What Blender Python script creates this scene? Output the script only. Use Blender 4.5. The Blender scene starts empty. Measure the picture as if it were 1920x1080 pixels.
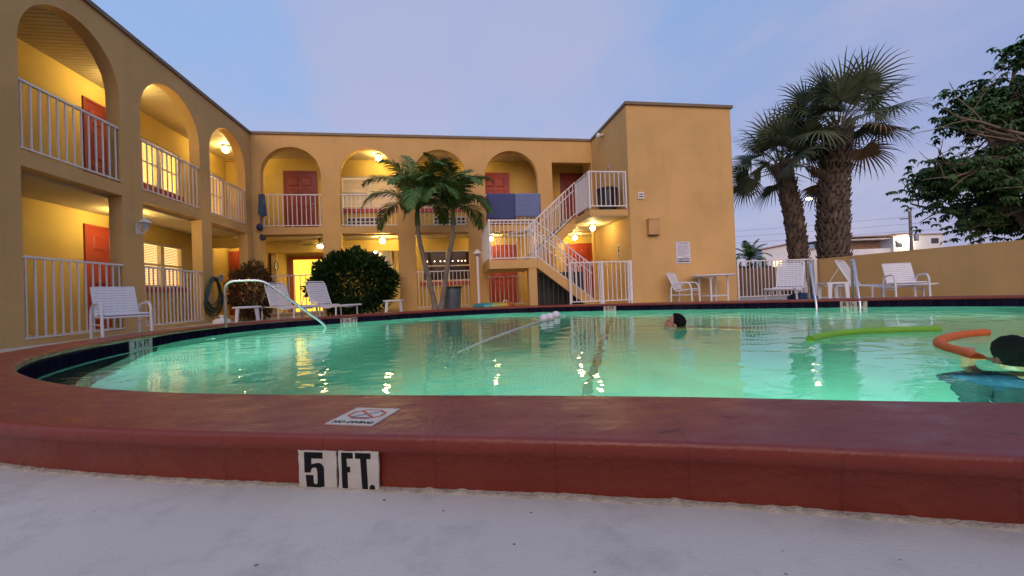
import bpy, bmesh, math, random
from math import pi, sin, cos, radians, sqrt
from mathutils import Vector, Matrix, noise
random.seed(7)
S = bpy.context.scene
COL = S.collection
RND = random.Random(11)

# ------------------------------------------------------------------ camera
cam_d = bpy.data.cameras.new('camera'); cam = bpy.data.objects.new('camera', cam_d); COL.objects.link(cam)
cam_d.sensor_width = 36; cam_d.lens = 752.69 / 1920 * 36; cam_d.clip_start = .05; cam_d.clip_end = 2000
YAW, PITCH, ROLL = .157120, .007958, -.037331
fw = Vector((sin(YAW)*cos(PITCH), cos(YAW)*cos(PITCH), sin(PITCH)))
rt = Vector((cos(YAW), -sin(YAW), 0)); up = rt.cross(fw)
r2 = cos(ROLL)*rt + sin(ROLL)*up; u2 = -sin(ROLL)*rt + cos(ROLL)*up
cam.matrix_world = Matrix(((r2.x, u2.x, -fw.x, 0), (r2.y, u2.y, -fw.y, 0), (r2.z, u2.z, -fw.z, .5), (0, 0, 0, 1)))
S.camera = cam

# ------------------------------------------------------------------ world: dusk sky
W = bpy.data.worlds.new('World'); S.world = W; W.use_nodes = True
nt = W.node_tree; nt.nodes.clear()
def N(t, **k):
    n = nt.nodes.new(t)
    for a, b in k.items(): setattr(n, a, b)
    return n
def LK(a, b): nt.links.new(a, b)
out = N('ShaderNodeOutputWorld')
SUN_EL, SUN_AZ = radians(26), radians(192)       # afterglow behind the camera
sky = N('ShaderNodeTexSky'); sky.sky_type = 'NISHITA'; sky.sun_disc = False
sky.sun_elevation = radians(1.5); sky.sun_rotation = SUN_AZ
bg1 = N('ShaderNodeBackground'); bg1.inputs[1].default_value = .05; LK(sky.outputs[0], bg1.inputs[0])
tc = N('ShaderNodeTexCoord'); sp = N('ShaderNodeSeparateXYZ'); LK(tc.outputs['Generated'], sp.inputs[0])
ramp = N('ShaderNodeValToRGB'); LK(sp.outputs[2], ramp.inputs[0])
cr = ramp.color_ramp; cr.elements[0].position = 0; cr.elements[0].color = (.36, .40, .70, 1)
cr.elements[1].position = 1; cr.elements[1].color = (.22, .37, .68, 1)
for p, c in ((.10, (.36, .405, .71, 1)), (.28, (.31, .375, .69, 1)), (.55, (.26, .40, .74, 1))):
    e = cr.elements.new(p); e.color = c
# soft clouds projected on a plane overhead
mx = N('ShaderNodeMath', operation='ADD'); LK(sp.outputs[2], mx.inputs[0]); mx.inputs[1].default_value = .22
dv = N('ShaderNodeVectorMath', operation='DIVIDE'); LK(tc.outputs['Generated'], dv.inputs[0])
cb = N('ShaderNodeCombineXYZ')
for i in range(3): LK(mx.outputs[0], cb.inputs[i])
LK(cb.outputs[0], dv.inputs[1])
mp = N('ShaderNodeMapping'); LK(dv.outputs[0], mp.inputs[0]); mp.inputs['Scale'].default_value = (.75, .42, .5)
mp.inputs['Rotation'].default_value = (0, 0, radians(28)); mp.inputs['Location'].default_value = (.35, .15, 0)
n1 = N('ShaderNodeTexNoise'); LK(mp.outputs[0], n1.inputs['Vector']); n1.inputs['Scale'].default_value = 2.3
n1.inputs['Detail'].default_value = 6; n1.inputs['Roughness'].default_value = .5
r3 = N('ShaderNodeMapRange'); LK(n1.outputs['Fac'], r3.inputs[0]); r3.inputs[1].default_value = .38; r3.inputs[2].default_value = .64
r3.inputs[3].default_value = 0; r3.inputs[4].default_value = .75; r3.interpolation_type = 'SMOOTHSTEP'
mixc = N('ShaderNodeMix', data_type='RGBA'); LK(r3.outputs[0], mixc.inputs[0]); LK(ramp.outputs[0], mixc.inputs[6])
mixc.inputs[7].default_value = (.475, .475, .71, 1)
xr = N('ShaderNodeMapRange'); LK(sp.outputs[0], xr.inputs[0]); xr.inputs[1].default_value = -.95; xr.inputs[2].default_value = .75; xr.inputs[3].default_value = .95; xr.inputs[4].default_value = 0
mixl = N('ShaderNodeMix', data_type='RGBA'); LK(xr.outputs[0], mixl.inputs[0]); LK(ramp.outputs[0], mixl.inputs[6]); mixl.inputs[7].default_value = (.33, .52, .90, 1); LK(mixl.outputs[2], mixc.inputs[6])
bg2 = N('ShaderNodeBackground'); bg2.inputs[1].default_value = .69; LK(mixc.outputs[2], bg2.inputs[0])
ad = N('ShaderNodeAddShader'); LK(bg1.outputs[0], ad.inputs[0]); LK(bg2.outputs[0], ad.inputs[1]); LK(ad.outputs[0], out.inputs[0])

# the sun has set: one weak, very soft warm lamp from the afterglow
sl = bpy.data.lights.new('sun', 'SUN'); sl.energy = 1.15; sl.angle = radians(50); sl.color = (1, .70, .52)
so = bpy.data.objects.new('sun', sl); COL.objects.link(so)
dirn = Vector((sin(SUN_AZ)*cos(SUN_EL), cos(SUN_AZ)*cos(SUN_EL), sin(SUN_EL)))
so.rotation_euler = dirn.to_track_quat('Z', 'Y').to_euler(); so.location = dirn * 30

S.view_settings.view_transform = 'Standard'; S.view_settings.look = 'None'
S.view_settings.exposure = .35; S.view_settings.gamma = 1
S.render.engine = 'CYCLES'
cy = S.cycles; cy.use_denoising = True; cy.max_bounces = 8; cy.diffuse_bounces = 3; cy.glossy_bounces = 4
cy.transmission_bounces = 6; cy.transparent_max_bounces = 8; cy.sample_clamp_indirect = 4; cy.caustics_reflective = False; cy.caustics_refractive = False
cy.blur_glossy = .5

# ------------------------------------------------------------------ materials
MATS = {}
def mat(name, color, rough=.6, var=.0, scale=6., bump=0., bscale=40., metal=0., spec=.5, color2=None, detail=4., coat=0.):
    m = bpy.data.materials.new(name); m.use_nodes = True; MATS[name] = m
    t = m.node_tree; b = t.nodes['Principled BSDF']
    b.inputs['Base Color'].default_value = (*color, 1); b.inputs['Roughness'].default_value = rough
    b.inputs['Metallic'].default_value = metal; b.inputs['Specular IOR Level'].default_value = spec
    if coat: b.inputs['Coat Weight'].default_value = coat; b.inputs['Coat Roughness'].default_value = .32
    if var or bump:
        c = t.nodes.new('ShaderNodeTexCoord')
    if var:
        n = t.nodes.new('ShaderNodeTexNoise'); n.inputs['Scale'].default_value = scale; n.inputs['Detail'].default_value = detail
        t.links.new(c.outputs['Object'], n.inputs['Vector'])
        r = t.nodes.new('ShaderNodeMapRange'); r.inputs[1].default_value = .3; r.inputs[2].default_value = .7
        t.links.new(n.outputs['Fac'], r.inputs[0])
        x = t.nodes.new('ShaderNodeMix'); x.data_type = 'RGBA'
        c2 = color2 or tuple(v*(1-var) for v in color)
        x.inputs[6].default_value = (*[min(1, v*(1+var*.35)) for v in color], 1); x.inputs[7].default_value = (*c2, 1)
        t.links.new(r.outputs[0], x.inputs[0]); t.links.new(x.outputs[2], b.inputs['Base Color'])
    if bump:
        n2 = t.nodes.new('ShaderNodeTexNoise'); n2.inputs['Scale'].default_value = bscale; n2.inputs['Detail'].default_value = 5
        t.links.new(c.outputs['Object'], n2.inputs['Vector'])
        bp = t.nodes.new('ShaderNodeBump'); bp.inputs['Strength'].default_value = bump; bp.inputs['Distance'].default_value = .02
        t.links.new(n2.outputs['Fac'], bp.inputs['Height']); t.links.new(bp.outputs[0], b.inputs['Normal'])
    return m
def emat(name, color, strength):
    m = bpy.data.materials.new(name); m.use_nodes = True; t = m.node_tree; MATS[name] = m
    b = t.nodes['Principled BSDF']; b.inputs['Base Color'].default_value = (*color, 1)
    b.inputs['Emission Color'].default_value = (*color, 1); b.inputs['Emission Strength'].default_value = strength
    return m
STUCCO = mat('ochre_stucco', (.665, .42, .165), .85, .10, 1.3, .6, 75, spec=.2)
STUCCO_IN = mat('yellow_stucco', (.66, .455, .125), .8, .12, 1.6, .6, 75, spec=.25)
# faint rain streaks on the outside stucco
def streaks(m):
    t = m.node_tree; b = t.nodes['Principled BSDF']; src = b.inputs['Base Color'].links[0].from_socket
    c = t.nodes.new('ShaderNodeTexCoord'); mp_ = t.nodes.new('ShaderNodeMapping'); mp_.inputs['Scale'].default_value = (2.2, 2.2, .22)
    t.links.new(c.outputs['Object'], mp_.inputs[0]); n = t.nodes.new('ShaderNodeTexNoise'); n.inputs['Scale'].default_value = 1.6; n.inputs['Detail'].default_value = 6
    t.links.new(mp_.outputs[0], n.inputs['Vector']); r = t.nodes.new('ShaderNodeMapRange'); r.inputs[1].default_value = .5; r.inputs[2].default_value = .78
    r.inputs[4].default_value = .15; t.links.new(n.outputs['Fac'], r.inputs[0])
    x = t.nodes.new('ShaderNodeMix'); x.data_type = 'RGBA'; t.links.new(r.outputs[0], x.inputs[0]); t.links.new(src, x.inputs[6]); x.inputs[7].default_value = (.36, .20, .085, 1)
    t.links.new(x.outputs[2], b.inputs['Base Color'])
streaks(STUCCO)
CEIL = mat('planked_ceiling', (.62, .50, .30), .6, .08, 3, 0)
def planks(m, axis, per):
    t = m.node_tree; b = t.nodes['Principled BSDF']; c = t.nodes.new('ShaderNodeTexCoord')
    w = t.nodes.new('ShaderNodeTexWave'); w.wave_type = 'BANDS'; w.bands_direction = axis; w.wave_profile = 'SAW'
    w.inputs['Scale'].default_value = 1/(per)*.314*2/2; w.inputs['Distortion'].default_value = 0
    t.links.new(c.outputs['Object'], w.inputs['Vector']); bp = t.nodes.new('ShaderNodeBump'); bp.inputs['Distance'].default_value = .02; bp.inputs['Strength'].default_value = .8
    r = t.nodes.new('ShaderNodeMapRange'); r.inputs[1].default_value = 0; r.inputs[2].default_value = .2; t.links.new(w.outputs['Fac'], r.inputs[0])
    t.links.new(r.outputs[0], bp.inputs['Height']); t.links.new(bp.outputs[0], b.inputs['Normal'])
CEILX = CEIL; planks(CEILX, 'X', .1)
CEILY = mat('planked_ceiling_across', (.62, .50, .30), .6, .08, 3, 0); planks(CEILY, 'Y', .1)
TRIM = mat('roof_trim_metal', (.20, .145, .085), .6, .2, 3, .1, 20)
DOOR = mat('red_door_paint', (.21, .024, .021), .42, .15, 2.5, .12, 25)
DOOR_LIT = mat('orange_red_door_paint', (.36, .046, .02), .45, .15, 2.5, .12, 25)  # same red paint with the lamplight's orange put into its colour
SILL = mat('red_sill_paint', (.40, .05, .035), .5, .2, 6, .2, 30)
WHITE = mat('white_paint', (.74, .72, .73), .4, .10, 9, .05, 30)
WHITEP = mat('white_vinyl', (.72, .72, .76), .38, .06, 12, .04, 60)
CREAM = mat('cream_frame', (.62, .55, .40), .45, .1, 8)
STEEL = mat('stainless_steel', (.62, .62, .64), .16, 0, metal=1.)
DARKM = mat('dark_metal', (.05, .05, .055), .45, .2, 8)
FLOOR = mat('walkway_concrete', (.42, .36, .28), .8, .2, 3, .2, 30)
RED_TRIM = mat('reddish_wood_frame', (.42, .11, .04), .5, .2, 6)
BLUEGREY = mat('bluegrey_plastic', (.085, .11, .15), .45, .15, 5, .05, 20)
BLACKP = mat('black_plastic', (.018, .018, .02), .4, .1, 5)
GLASS = mat('window_glass', (.03, .016, .010), .08, 0, spec=.22)
BLIND = mat('blind_slats', (.75, .66, .48), .5, .06, 5)
GREY = mat('grey_plastic', (.32, .33, .35), .5, .1, 5)
TXT = mat('black_lettering', (.010, .010, .012), .7, spec=.15)
TXTB = mat('dark_print', (.10, .08, .13), .5)
TILEW = mat('white_tile', (.56, .52, .45), .5, .14, 22, .06, 60)
REDP = mat('red_print', (.46, .055, .04), .5)
SKIN = mat('skin', (.50, .24, .15), .45, .12, 14)
HAIR = mat('dark_hair', (.010, .008, .008), .75, .3, 60, .8, 160, spec=.12)
BLUECLOTH = mat('blue_swim_cloth', (.005, .028, .085), .7, .2, 20, .2, 80)
LAMPGLASS = emat('lamp_glow', (1, .76, .30), 125.)
LAMPGLASS2 = emat('lamp_glow_soft', (1, .78, .38), 30.)

# ------------------------------------------------------------------ mesh builder
class MB:
    def __init__(s): s.v = []; s.f = []; s.sm = []
    def add(s, vs, fs, smooth=False):
        o = len(s.v); s.v += [tuple(p) for p in vs]
        for f in fs: s.f.append(tuple(i+o for i in f)); s.sm.append(smooth)
        return s
    def box(s, x0, x1, y0, y1, z0, z1):
        return s.add([(x0,y0,z0),(x1,y0,z0),(x1,y1,z0),(x0,y1,z0),(x0,y0,z1),(x1,y0,z1),(x1,y1,z1),(x0,y1,z1)],
            [(0,3,2,1),(4,5,6,7),(0,1,5,4),(1,2,6,5),(2,3,7,6),(3,0,4,7)])
    def obox(s, c, ax, ay, az):
        c = Vector(c); ax = Vector(ax); ay = Vector(ay); az = Vector(az)
        vs = [c+sx*ax+sy*ay+sz*az for sz in (-1,1) for sx, sy in ((-1,-1),(1,-1),(1,1),(-1,1))]
        return s.add(vs, [(0,3,2,1),(4,5,6,7),(0,1,5,4),(1,2,6,5),(2,3,7,6),(3,0,4,7)])
    def quad(s, *p): return s.add(p, [tuple(range(len(p)))])
    def tube(s, pts, r, seg=8, cap=True, smooth=True):
        pts = [Vector(p) for p in pts]; n = len(pts); rr = r if isinstance(r, (list, tuple)) else [r]*n
        o = []; prev = None
        for i, p in enumerate(pts):
            t = (pts[min(i+1, n-1)]-pts[max(i-1, 0)]).normalized()
            if prev is None:
                a = Vector((0,0,1)) if abs(t.z) < .9 else Vector((1,0,0)); u = t.cross(a).normalized()
            else:
                u = (prev - t*prev.dot(t)).normalized()
            prev = u; w = t.cross(u)
            o += [p + rr[i]*(cos(2*pi*k/seg)*u + sin(2*pi*k/seg)*w) for k in range(seg)]
        fs = [(i*seg+k, i*seg+(k+1)%seg, (i+1)*seg+(k+1)%seg, (i+1)*seg+k) for i in range(n-1) for k in range(seg)]
        s.add(o, fs, smooth)
        if cap: s.add(o[:seg], [tuple(reversed(range(seg)))]); s.add(o[-seg:], [tuple(range(seg))])
        return s
    def lathe(s, prof, c=(0,0,0), seg=20, smooth=True, M=None):
        c = Vector(c); vs = []
        for r, z in prof:
            for k in range(seg):
                p = Vector((r*cos(2*pi*k/seg), r*sin(2*pi*k/seg), z))
                if M: p = M @ p
                vs.append(c+p)
        fs = [(i*seg+k, i*seg+(k+1)%seg, (i+1)*seg+(k+1)%seg, (i+1)*seg+k) for i in range(len(prof)-1) for k in range(seg)]
        return s.add(vs, fs, smooth)
    def ell(s, c, r, seg=16, rings=10, M=None):
        if not isinstance(r, (tuple, list)): r = (r, r, r)
        vs = []
        for i in range(rings+1):
            a = -pi/2+pi*i/rings
            for k in range(seg):
                p = Vector((r[0]*cos(a)*cos(2*pi*k/seg), r[1]*cos(a)*sin(2*pi*k/seg), r[2]*sin(a)))
                if M: p = M @ p
                vs.append(Vector(c)+p)
        fs = [(i*seg+k, i*seg+(k+1)%seg, (i+1)*seg+(k+1)%seg, (i+1)*seg+k) for i in range(rings) for k in range(seg)]
        return s.add(vs, fs, True)
    def prism(s, poly, o, ax, ay, az):       # 2D polygon in (ax, ay), extruded along az
        o = Vector(o); ax = Vector(ax); ay = Vector(ay); az = Vector(az); n = len(poly)
        a = [o+x*ax+y*ay for x, y in poly]; b = [p+az for p in a]
        return s.add(a+b, [tuple(reversed(range(n))), tuple(range(n, 2*n))]+[(i, (i+1)%n, n+(i+1)%n, n+i) for i in range(n)])
    def xf(s, M): s.v = [tuple(M @ Vector(p)) for p in s.v]; return s
    def build(s, name, material, parent=None, label=None, fix=False):
        me = bpy.data.meshes.new(name); me.from_pydata(s.v, [], s.f); me.update()
        me.polygons.foreach_set('use_smooth', s.sm)
        if fix:
            bm = bmesh.new(); bm.from_mesh(me); bmesh.ops.recalc_face_normals(bm, faces=bm.faces); bm.to_mesh(me); bm.free()
        me.materials.append(material)
        o = bpy.data.objects.new(name, me); COL.objects.link(o)
        if parent: o.parent = parent
        if label: o['label'] = label
        return o
def tag(o, label=None, cat=None, group=None, kind=None):
    if label: o['label'] = label
    if cat: o['category'] = cat
    if group: o['group'] = group
    if kind: o['kind'] = kind
    return o
def thing(name, label, cat, loc=(0,0,0), rz=0., group=None, sc=1.):
    o = bpy.data.objects.new(name, None); COL.objects.link(o); o.empty_display_size = .2
    o.location = loc; o.rotation_euler = (0, 0, rz); o.scale = (sc, sc, sc)
    return tag(o, label, cat, group)
def dup(root, loc, rz, label, sc=None):
    kids = {}
    for o in COL.objects:
        if o.parent: kids.setdefault(o.parent.name, []).append(o)
    def rec(o, par):
        c = o.copy(); COL.objects.link(c); c.parent = par
        for ch in kids.get(o.name, []): rec(ch, c)
        return c
    r = rec(root, None); r.location = loc; r.rotation_euler = (0, 0, rz); r['label'] = label
    if sc: r.scale = (sc, sc, sc)
    return r
def share(o, name, parent, loc=(0,0,0)):
    c = bpy.data.objects.new(name, o.data); COL.objects.link(c); c.parent = parent; c.location = loc; return c
def crom(P, n=8, closed=False):
    P = [Vector(p) for p in P]; L = len(P); o = []
    for i in range(L if closed else L-1):
        g = (lambda k: P[k % L]) if closed else (lambda k: P[max(0, min(L-1, k))])
        a, b, c, d = g(i-1), g(i), g(i+1), g(i+2)
        for k in range(n):
            t = k/n
            o.append(.5*((2*b)+(c-a)*t+(2*a-5*b+4*c-d)*t*t+(3*b-a-3*c+d)*t**3))
    if not closed: o.append(P[-1])
    return o
def fillet(P, r, n=6):
    P = [Vector(p) for p in P]; o = [P[0]]
    for i in range(1, len(P)-1):
        a = (P[i-1]-P[i]); b = (P[i+1]-P[i]); q = min(r, a.length*.49, b.length*.49)
        s_ = P[i]+a.normalized()*q; e_ = P[i]+b.normalized()*q
        for k in range(n+1):
            t = k/n; o.append((1-t)**2*s_+2*t*(1-t)*P[i]+t*t*e_)
    o.append(P[-1]); return o
def text_mb(body, size, M, depth=.002, bold=.0, shear=0., align='CENTER', mb=None):
    cu = bpy.data.curves.new('lettering', 'FONT'); cu.body = body; cu.size = size; cu.extrude = depth; cu.offset = bold
    cu.shear = shear; cu.align_x = align; cu.align_y = 'CENTER'; cu.resolution_u = 3
    o = bpy.data.objects.new('lettering', cu); COL.objects.link(o)
    dg = bpy.context.evaluated_depsgraph_get(); me = o.evaluated_get(dg).to_mesh()
    vs = [M @ v.co for v in me.vertices]; fs = [tuple(p.vertices) for p in me.polygons]
    o.evaluated_get(dg).to_mesh_clear(); bpy.data.objects.remove(o); bpy.data.curves.remove(cu)
    mb = mb or MB(); mb.add(vs, fs); return mb
def frame_m(o, x, y):
    x = Vector(x).normalized(); y = Vector(y).normalized(); z = x.cross(y); o = Vector(o)
    return Matrix(((x.x, y.x, z.x, o.x), (x.y, y.y, z.y, o.y), (x.z, y.z, z.z, o.z), (0,0,0,1)))

# ------------------------------------------------------------------ pool
OUT = [(-3.20,2.92),(-3.72,3.72),(-4.06,4.65),(-4.27,5.7),(-4.40,6.9),(-4.20,8.0),(-3.55,8.9),(-2.6,9.5),(-1.5,10.05),(-.3,10.45),
       (.9,10.62),(2.1,10.45),(3.3,9.95),(4.6,9.2),(6.0,8.32),(7.4,7.4),(8.5,6.6),(9.35,5.7),(9.95,4.6),(10.15,3.2),(9.8,1.6),(8.7,.25),(7.0,-.55),
       (5.1,-.72),(3.4,-.25),(1.9,.33),(1.11,.62),(.62,.815),(.13,.985),(-.43,1.165),(-.92,1.33),(-1.44,1.545),(-2.02,1.87),(-2.62,2.33)]
def ctop(y): return .14-.035*max(0, min(1, (y-2)/5.5))
curve = [Vector((p.x, p.y)) for p in crom([(x, y, 0) for x, y in OUT], 14, True)]
NC = len(curve)
nrm = []
for i in range(NC):
    t = (curve[(i+1) % NC]-curve[i-1]).normalized(); nrm.append(Vector((t.y, -t.x)))     # inward for this winding
cen = Vector((3, 5))
if (cen-curve[0]).dot(nrm[0]) < 0: nrm = [-n for n in nrm]
arc = [0.]
for i in range(NC): arc.append(arc[-1]+(curve[(i+1) % NC]-curve[i]).length)
def ring(d, z): return [(curve[i].x+nrm[i].x*d, curve[i].y+nrm[i].y*d, z(curve[i].y) if callable(z) else z) for i in range(NC)]
def strip(mb, rings, smooth=True, close=True):
    vs = [p for r in rings for p in r]; fs = []
    for j in range(len(rings)-1):
        for i in range(NC):
            k = (i+1) % NC; fs.append((j*NC+i, j*NC+k, (j+1)*NC+k, (j+1)*NC+i))
    mb.add(vs, fs, smooth)
def rfl(dz): return lambda y: ctop(y)+dz
# coping material: joints along the arc, wet gloss patches, scuffs
COPING = mat('red_painted_coping', (.175, .022, .013), .36, .22, 5, .18, 45, color2=(.22, .033, .014), coat=.10)
t = COPING.node_tree; b = t.nodes['Principled BSDF']
uv = t.nodes.new('ShaderNodeUVMap'); sx = t.nodes.new('ShaderNodeSeparateXYZ'); t.links.new(uv.outputs[0], sx.inputs[0])
fm = t.nodes.new('ShaderNodeMath'); fm.operation = 'FRACT'; dm = t.nodes.new('ShaderNodeMath'); dm.operation = 'DIVIDE'; dm.inputs[1].default_value = .305
t.links.new(sx.outputs[0], dm.inputs[0]); t.links.new(dm.outputs[0], fm.inputs[0])
ab = t.nodes.new('ShaderNodeMapRange'); ab.inputs[1].default_value = 0; ab.inputs[2].default_value = .03; ab.inputs[3].default_value = .45; ab.inputs[4].default_value = 0
t.links.new(fm.outputs[0], ab.inputs[0])
src = b.inputs['Base Color'].links[0].from_socket
x1 = t.nodes.new('ShaderNodeMix'); x1.data_type = 'RGBA'; t.links.new(ab.outputs[0], x1.inputs[0]); t.links.new(src, x1.inputs[6]); x1.inputs[7].default_value = (.075, .010, .007, 1)
c_ = t.nodes.new('ShaderNodeTexCoord'); mpx = t.nodes.new('ShaderNodeMapping'); mpx.inputs['Scale'].default_value = (1, 2.2, 1); mpx.inputs['Rotation'].default_value = (0,0,radians(24))
t.links.new(c_.outputs['Object'], mpx.inputs[0]); nz = t.nodes.new('ShaderNodeTexNoise'); nz.inputs['Scale'].default_value = 7; nz.inputs['Detail'].default_value = 7; nz.inputs['Roughness'].default_value = .66
t.links.new(mpx.outputs[0], nz.inputs['Vector']); rr = t.nodes.new('ShaderNodeMapRange'); rr.inputs[1].default_value = .635; rr.inputs[2].default_value = .66; t.links.new(nz.outputs['Fac'], rr.inputs[0])
gn = t.nodes.new('ShaderNodeNewGeometry'); gs = t.nodes.new('ShaderNodeSeparateXYZ'); t.links.new(gn.outputs['True Normal'], gs.inputs[0]); gm = t.nodes.new('ShaderNodeMath'); gm.operation = 'MULTIPLY'; t.links.new(rr.outputs[0], gm.inputs[0]); t.links.new(gs.outputs[2], gm.inputs[1]); gm.use_clamp = True
x2 = t.nodes.new('ShaderNodeMix'); x2.data_type = 'RGBA'; t.links.new(gm.outputs[0], x2.inputs[0]); t.links.new(x1.outputs[2], x2.inputs[6]); x2.inputs[7].default_value = (.10, .016, .008, 1)
nz2 = t.nodes.new('ShaderNodeTexNoise'); nz2.inputs['Scale'].default_value = 23; nz2.inputs['Detail'].default_value = 8; nz2.inputs['Roughness'].default_value = .7
t.links.new(mpx.outputs[0], nz2.inputs['Vector']); r22 = t.nodes.new('ShaderNodeMapRange'); r22.inputs[1].default_value = .675; r22.inputs[2].default_value = .72; r22.inputs[4].default_value = .7; t.links.new(nz2.outputs['Fac'], r22.inputs[0])
x3 = t.nodes.new('ShaderNodeMix'); x3.data_type = 'RGBA'; t.links.new(r22.outputs[0], x3.inputs[0]); t.links.new(x2.outputs[2], x3.inputs[6]); x3.inputs[7].default_value = (.30, .11, .05, 1)
t.links.new(x3.outputs[2], b.inputs['Base Color'])
rr2 = t.nodes.new('ShaderNodeMapRange'); t.links.new(nz.outputs['Fac'], rr2.inputs[0]); rr2.inputs[1].default_value = .35; rr2.inputs[2].default_value = .68
rr2.inputs[3].default_value = .28; rr2.inputs[4].default_value = .60; t.links.new(rr2.outputs[0], b.inputs['Roughness'])

prof = [(.008, lambda y: -.03), (.006, rfl(-.048)), (-.004, rfl(-.042)), (-.004, rfl(-.014)), (-.001, rfl(-.005)), (.005, rfl(-.001)), (.012, rfl(0)), (.10, rfl(.001)), (.20, rfl(.002)),
        (.345, rfl(.001)), (.397, rfl(-.001)), (.411, rfl(-.006)), (.418, rfl(-.018)), (.418, rfl(-.040)), (.411, rfl(-.052)), (.39, rfl(-.055))]
cop = MB(); strip(cop, [ring(d, z) for d, z in prof])
coping = cop.build('pool_coping', COPING); coping['kind'] = 'structure'
uvl = coping.data.uv_layers.new(name='UVMap')
for poly in coping.data.polygons:
    wrap = {coping.data.loops[l].vertex_index % NC for l in poly.loop_indices} == {0, NC-1}
    for l in poly.loop_indices:
        vi = coping.data.loops[l].vertex_index; i = vi % NC
        uvl.data[l].uv = (arc[i] if not (wrap and i == 0) else arc[NC], vi // NC * .05)
# cream grout line along the foot of the near kerb
gr = MB(); vs = []
near = [i for i in range(NC) if curve[i].y < 2.6 and -2.9 < curve[i].x < 2.6]
dense = []
for i in near:
    a = curve[i]; b_ = curve[(i+1) % NC]
    for k in range(12):
        q = a.lerp(b_, k/12); dense.append((q, nrm[i]))
for q, n in dense:
    h = .003+.004*max(0, noise.noise((q.x*9, q.y*9, 0)))+.005*max(0, noise.noise((q.x*37, q.y*37, 3)))
    w = .008+.014*(.5+.5*noise.noise((q.x*14, q.y*14, 7)))
    for d, z in ((.012, h*.9), (.0015, h), (-.006, h*.75), (-w, .0012), (-w-.004, -.006)):
        vs.append((q.x+n.x*d, q.y+n.y*d, z))
gr.add(vs, [(i*5+k, i*5+k+1, (i+1)*5+k+1, (i+1)*5+k) for i in range(len(dense)-1) for k in range(4)], True)
GROUT = mat('cream_grout', (.52, .45, .33), .8, .35, 30, .5, 120)
g = gr.build('grout_line', GROUT); g['kind'] = 'structure'

TILE = mat('navy_waterline_tile', (.010, .011, .026), .9, .3, 9, spec=0.)
t = TILE.node_tree; b = t.nodes['Principled BSDF']; br = t.nodes.new('ShaderNodeTexBrick'); uvn = t.nodes.new('ShaderNodeUVMap')
t.links.new(uvn.outputs[0], br.inputs['Vector']); br.offset = 0; br.inputs['Scale'].default_value = 1; br.inputs['Brick Width'].default_value = .152; br.inputs['Row Height'].default_value = .152
br.inputs['Mortar Size'].default_value = .004; br.inputs['Color1'].default_value = (.008, .009, .022, 1); br.inputs['Color2'].default_value = (.016, .015, .034, 1); br.inputs['Mortar'].default_value = (.035, .035, .045, 1)
t.links.new(br.outputs[0], b.inputs['Base Color'])
WZ = -.055
tl = MB(); strip(tl, [ring(.405, rfl(-.045)), [(x, y, -.14-.95*min(1, max(0, (-2.3-x)/.9))*min(1, max(0, (7.0-y)/1.1))) for x, y, z in ring(.4035, -.14)]], False)  # tile carried deeper at the left end, its navy standing for unlit wall
tile = tl.build('waterline_tile', TILE); tile['kind'] = 'structure'
uvl = tile.data.uv_layers.new(name='UVMap')
for poly in tile.data.polygons:
    wrap = {tile.data.loops[l].vertex_index % NC for l in poly.loop_indices} == {0, NC-1}
    for l in poly.loop_indices:
        vi = tile.data.loops[l].vertex_index; i = vi % NC
        uvl.data[l].uv = (arc[i] if not (wrap and i == 0) else arc[NC], .152 if vi < NC else 0)
PLASTER = mat('pool_plaster', (.55, .82, .75), .7, .08, 2.5)
def depth(x, y):
    s_ = max(0, min(1, (x+2.5)/10)); return -1.0-1.5*s_*s_*(3-2*s_)
pb = MB(); inn = ring(.405, -.14); rings = [inn]
def scl(f, zf): return [(cen.x+(x-cen.x)*f, cen.y+(y-cen.y)*f, zf(cen.x+(x-cen.x)*f, cen.y+(y-cen.y)*f)) for x, y, z in inn]
rings.append(scl(1, lambda x, y: depth(x, y)+.18)); rings.append(scl(.985, lambda x, y: depth(x, y)+.05))
for f in (.95, .85, .7, .5, .3, .12, .01): rings.append(scl(f, depth))
strip(pb, rings)
basin = pb.build('pool_basin', PLASTER); basin['kind'] = 'structure'
# ledge added at the shallow end, its dark brown stands for unlit water
def sstep(v, a, b_): t_ = max(0, min(1, (v-a)/(b_-a))); return t_*t_*(3-2*t_)
SHADE_LEDGE = mat('brown_bench_paint', (.035, .022, .016), .8, .2, 6)
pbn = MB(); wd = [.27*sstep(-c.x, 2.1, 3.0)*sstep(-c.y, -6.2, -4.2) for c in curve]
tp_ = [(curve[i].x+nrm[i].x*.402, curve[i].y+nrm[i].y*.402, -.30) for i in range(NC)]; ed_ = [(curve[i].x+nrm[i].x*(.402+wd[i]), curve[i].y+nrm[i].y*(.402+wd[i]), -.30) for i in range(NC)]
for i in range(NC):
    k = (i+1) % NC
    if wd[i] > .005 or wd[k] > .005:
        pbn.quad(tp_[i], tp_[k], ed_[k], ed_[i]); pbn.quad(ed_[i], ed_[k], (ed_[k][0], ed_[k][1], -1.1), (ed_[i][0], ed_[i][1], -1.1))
tag(pbn.build('pool_bench', SHADE_LEDGE), kind='structure')
# dark safety line across the pool floor under the rope
sl_ = MB(); 
for k in range(24):
    y0 = 1.7+k*.32; y1 = y0+.32; xa = .35+.464*k*.32; xb = xa+.148
    sl_.quad((xa, y0, depth(xa, y0)+.006), (xa+.09, y0, depth(xa+.09, y0)+.006), (xb+.09, y1, depth(xb+.09, y1)+.006), (xb, y1, depth(xb, y1)+.006))
tag(sl_.build('floor_line', mat('grey_line_tile', (.12, .28, .27), .7)), kind='structure')
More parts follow.
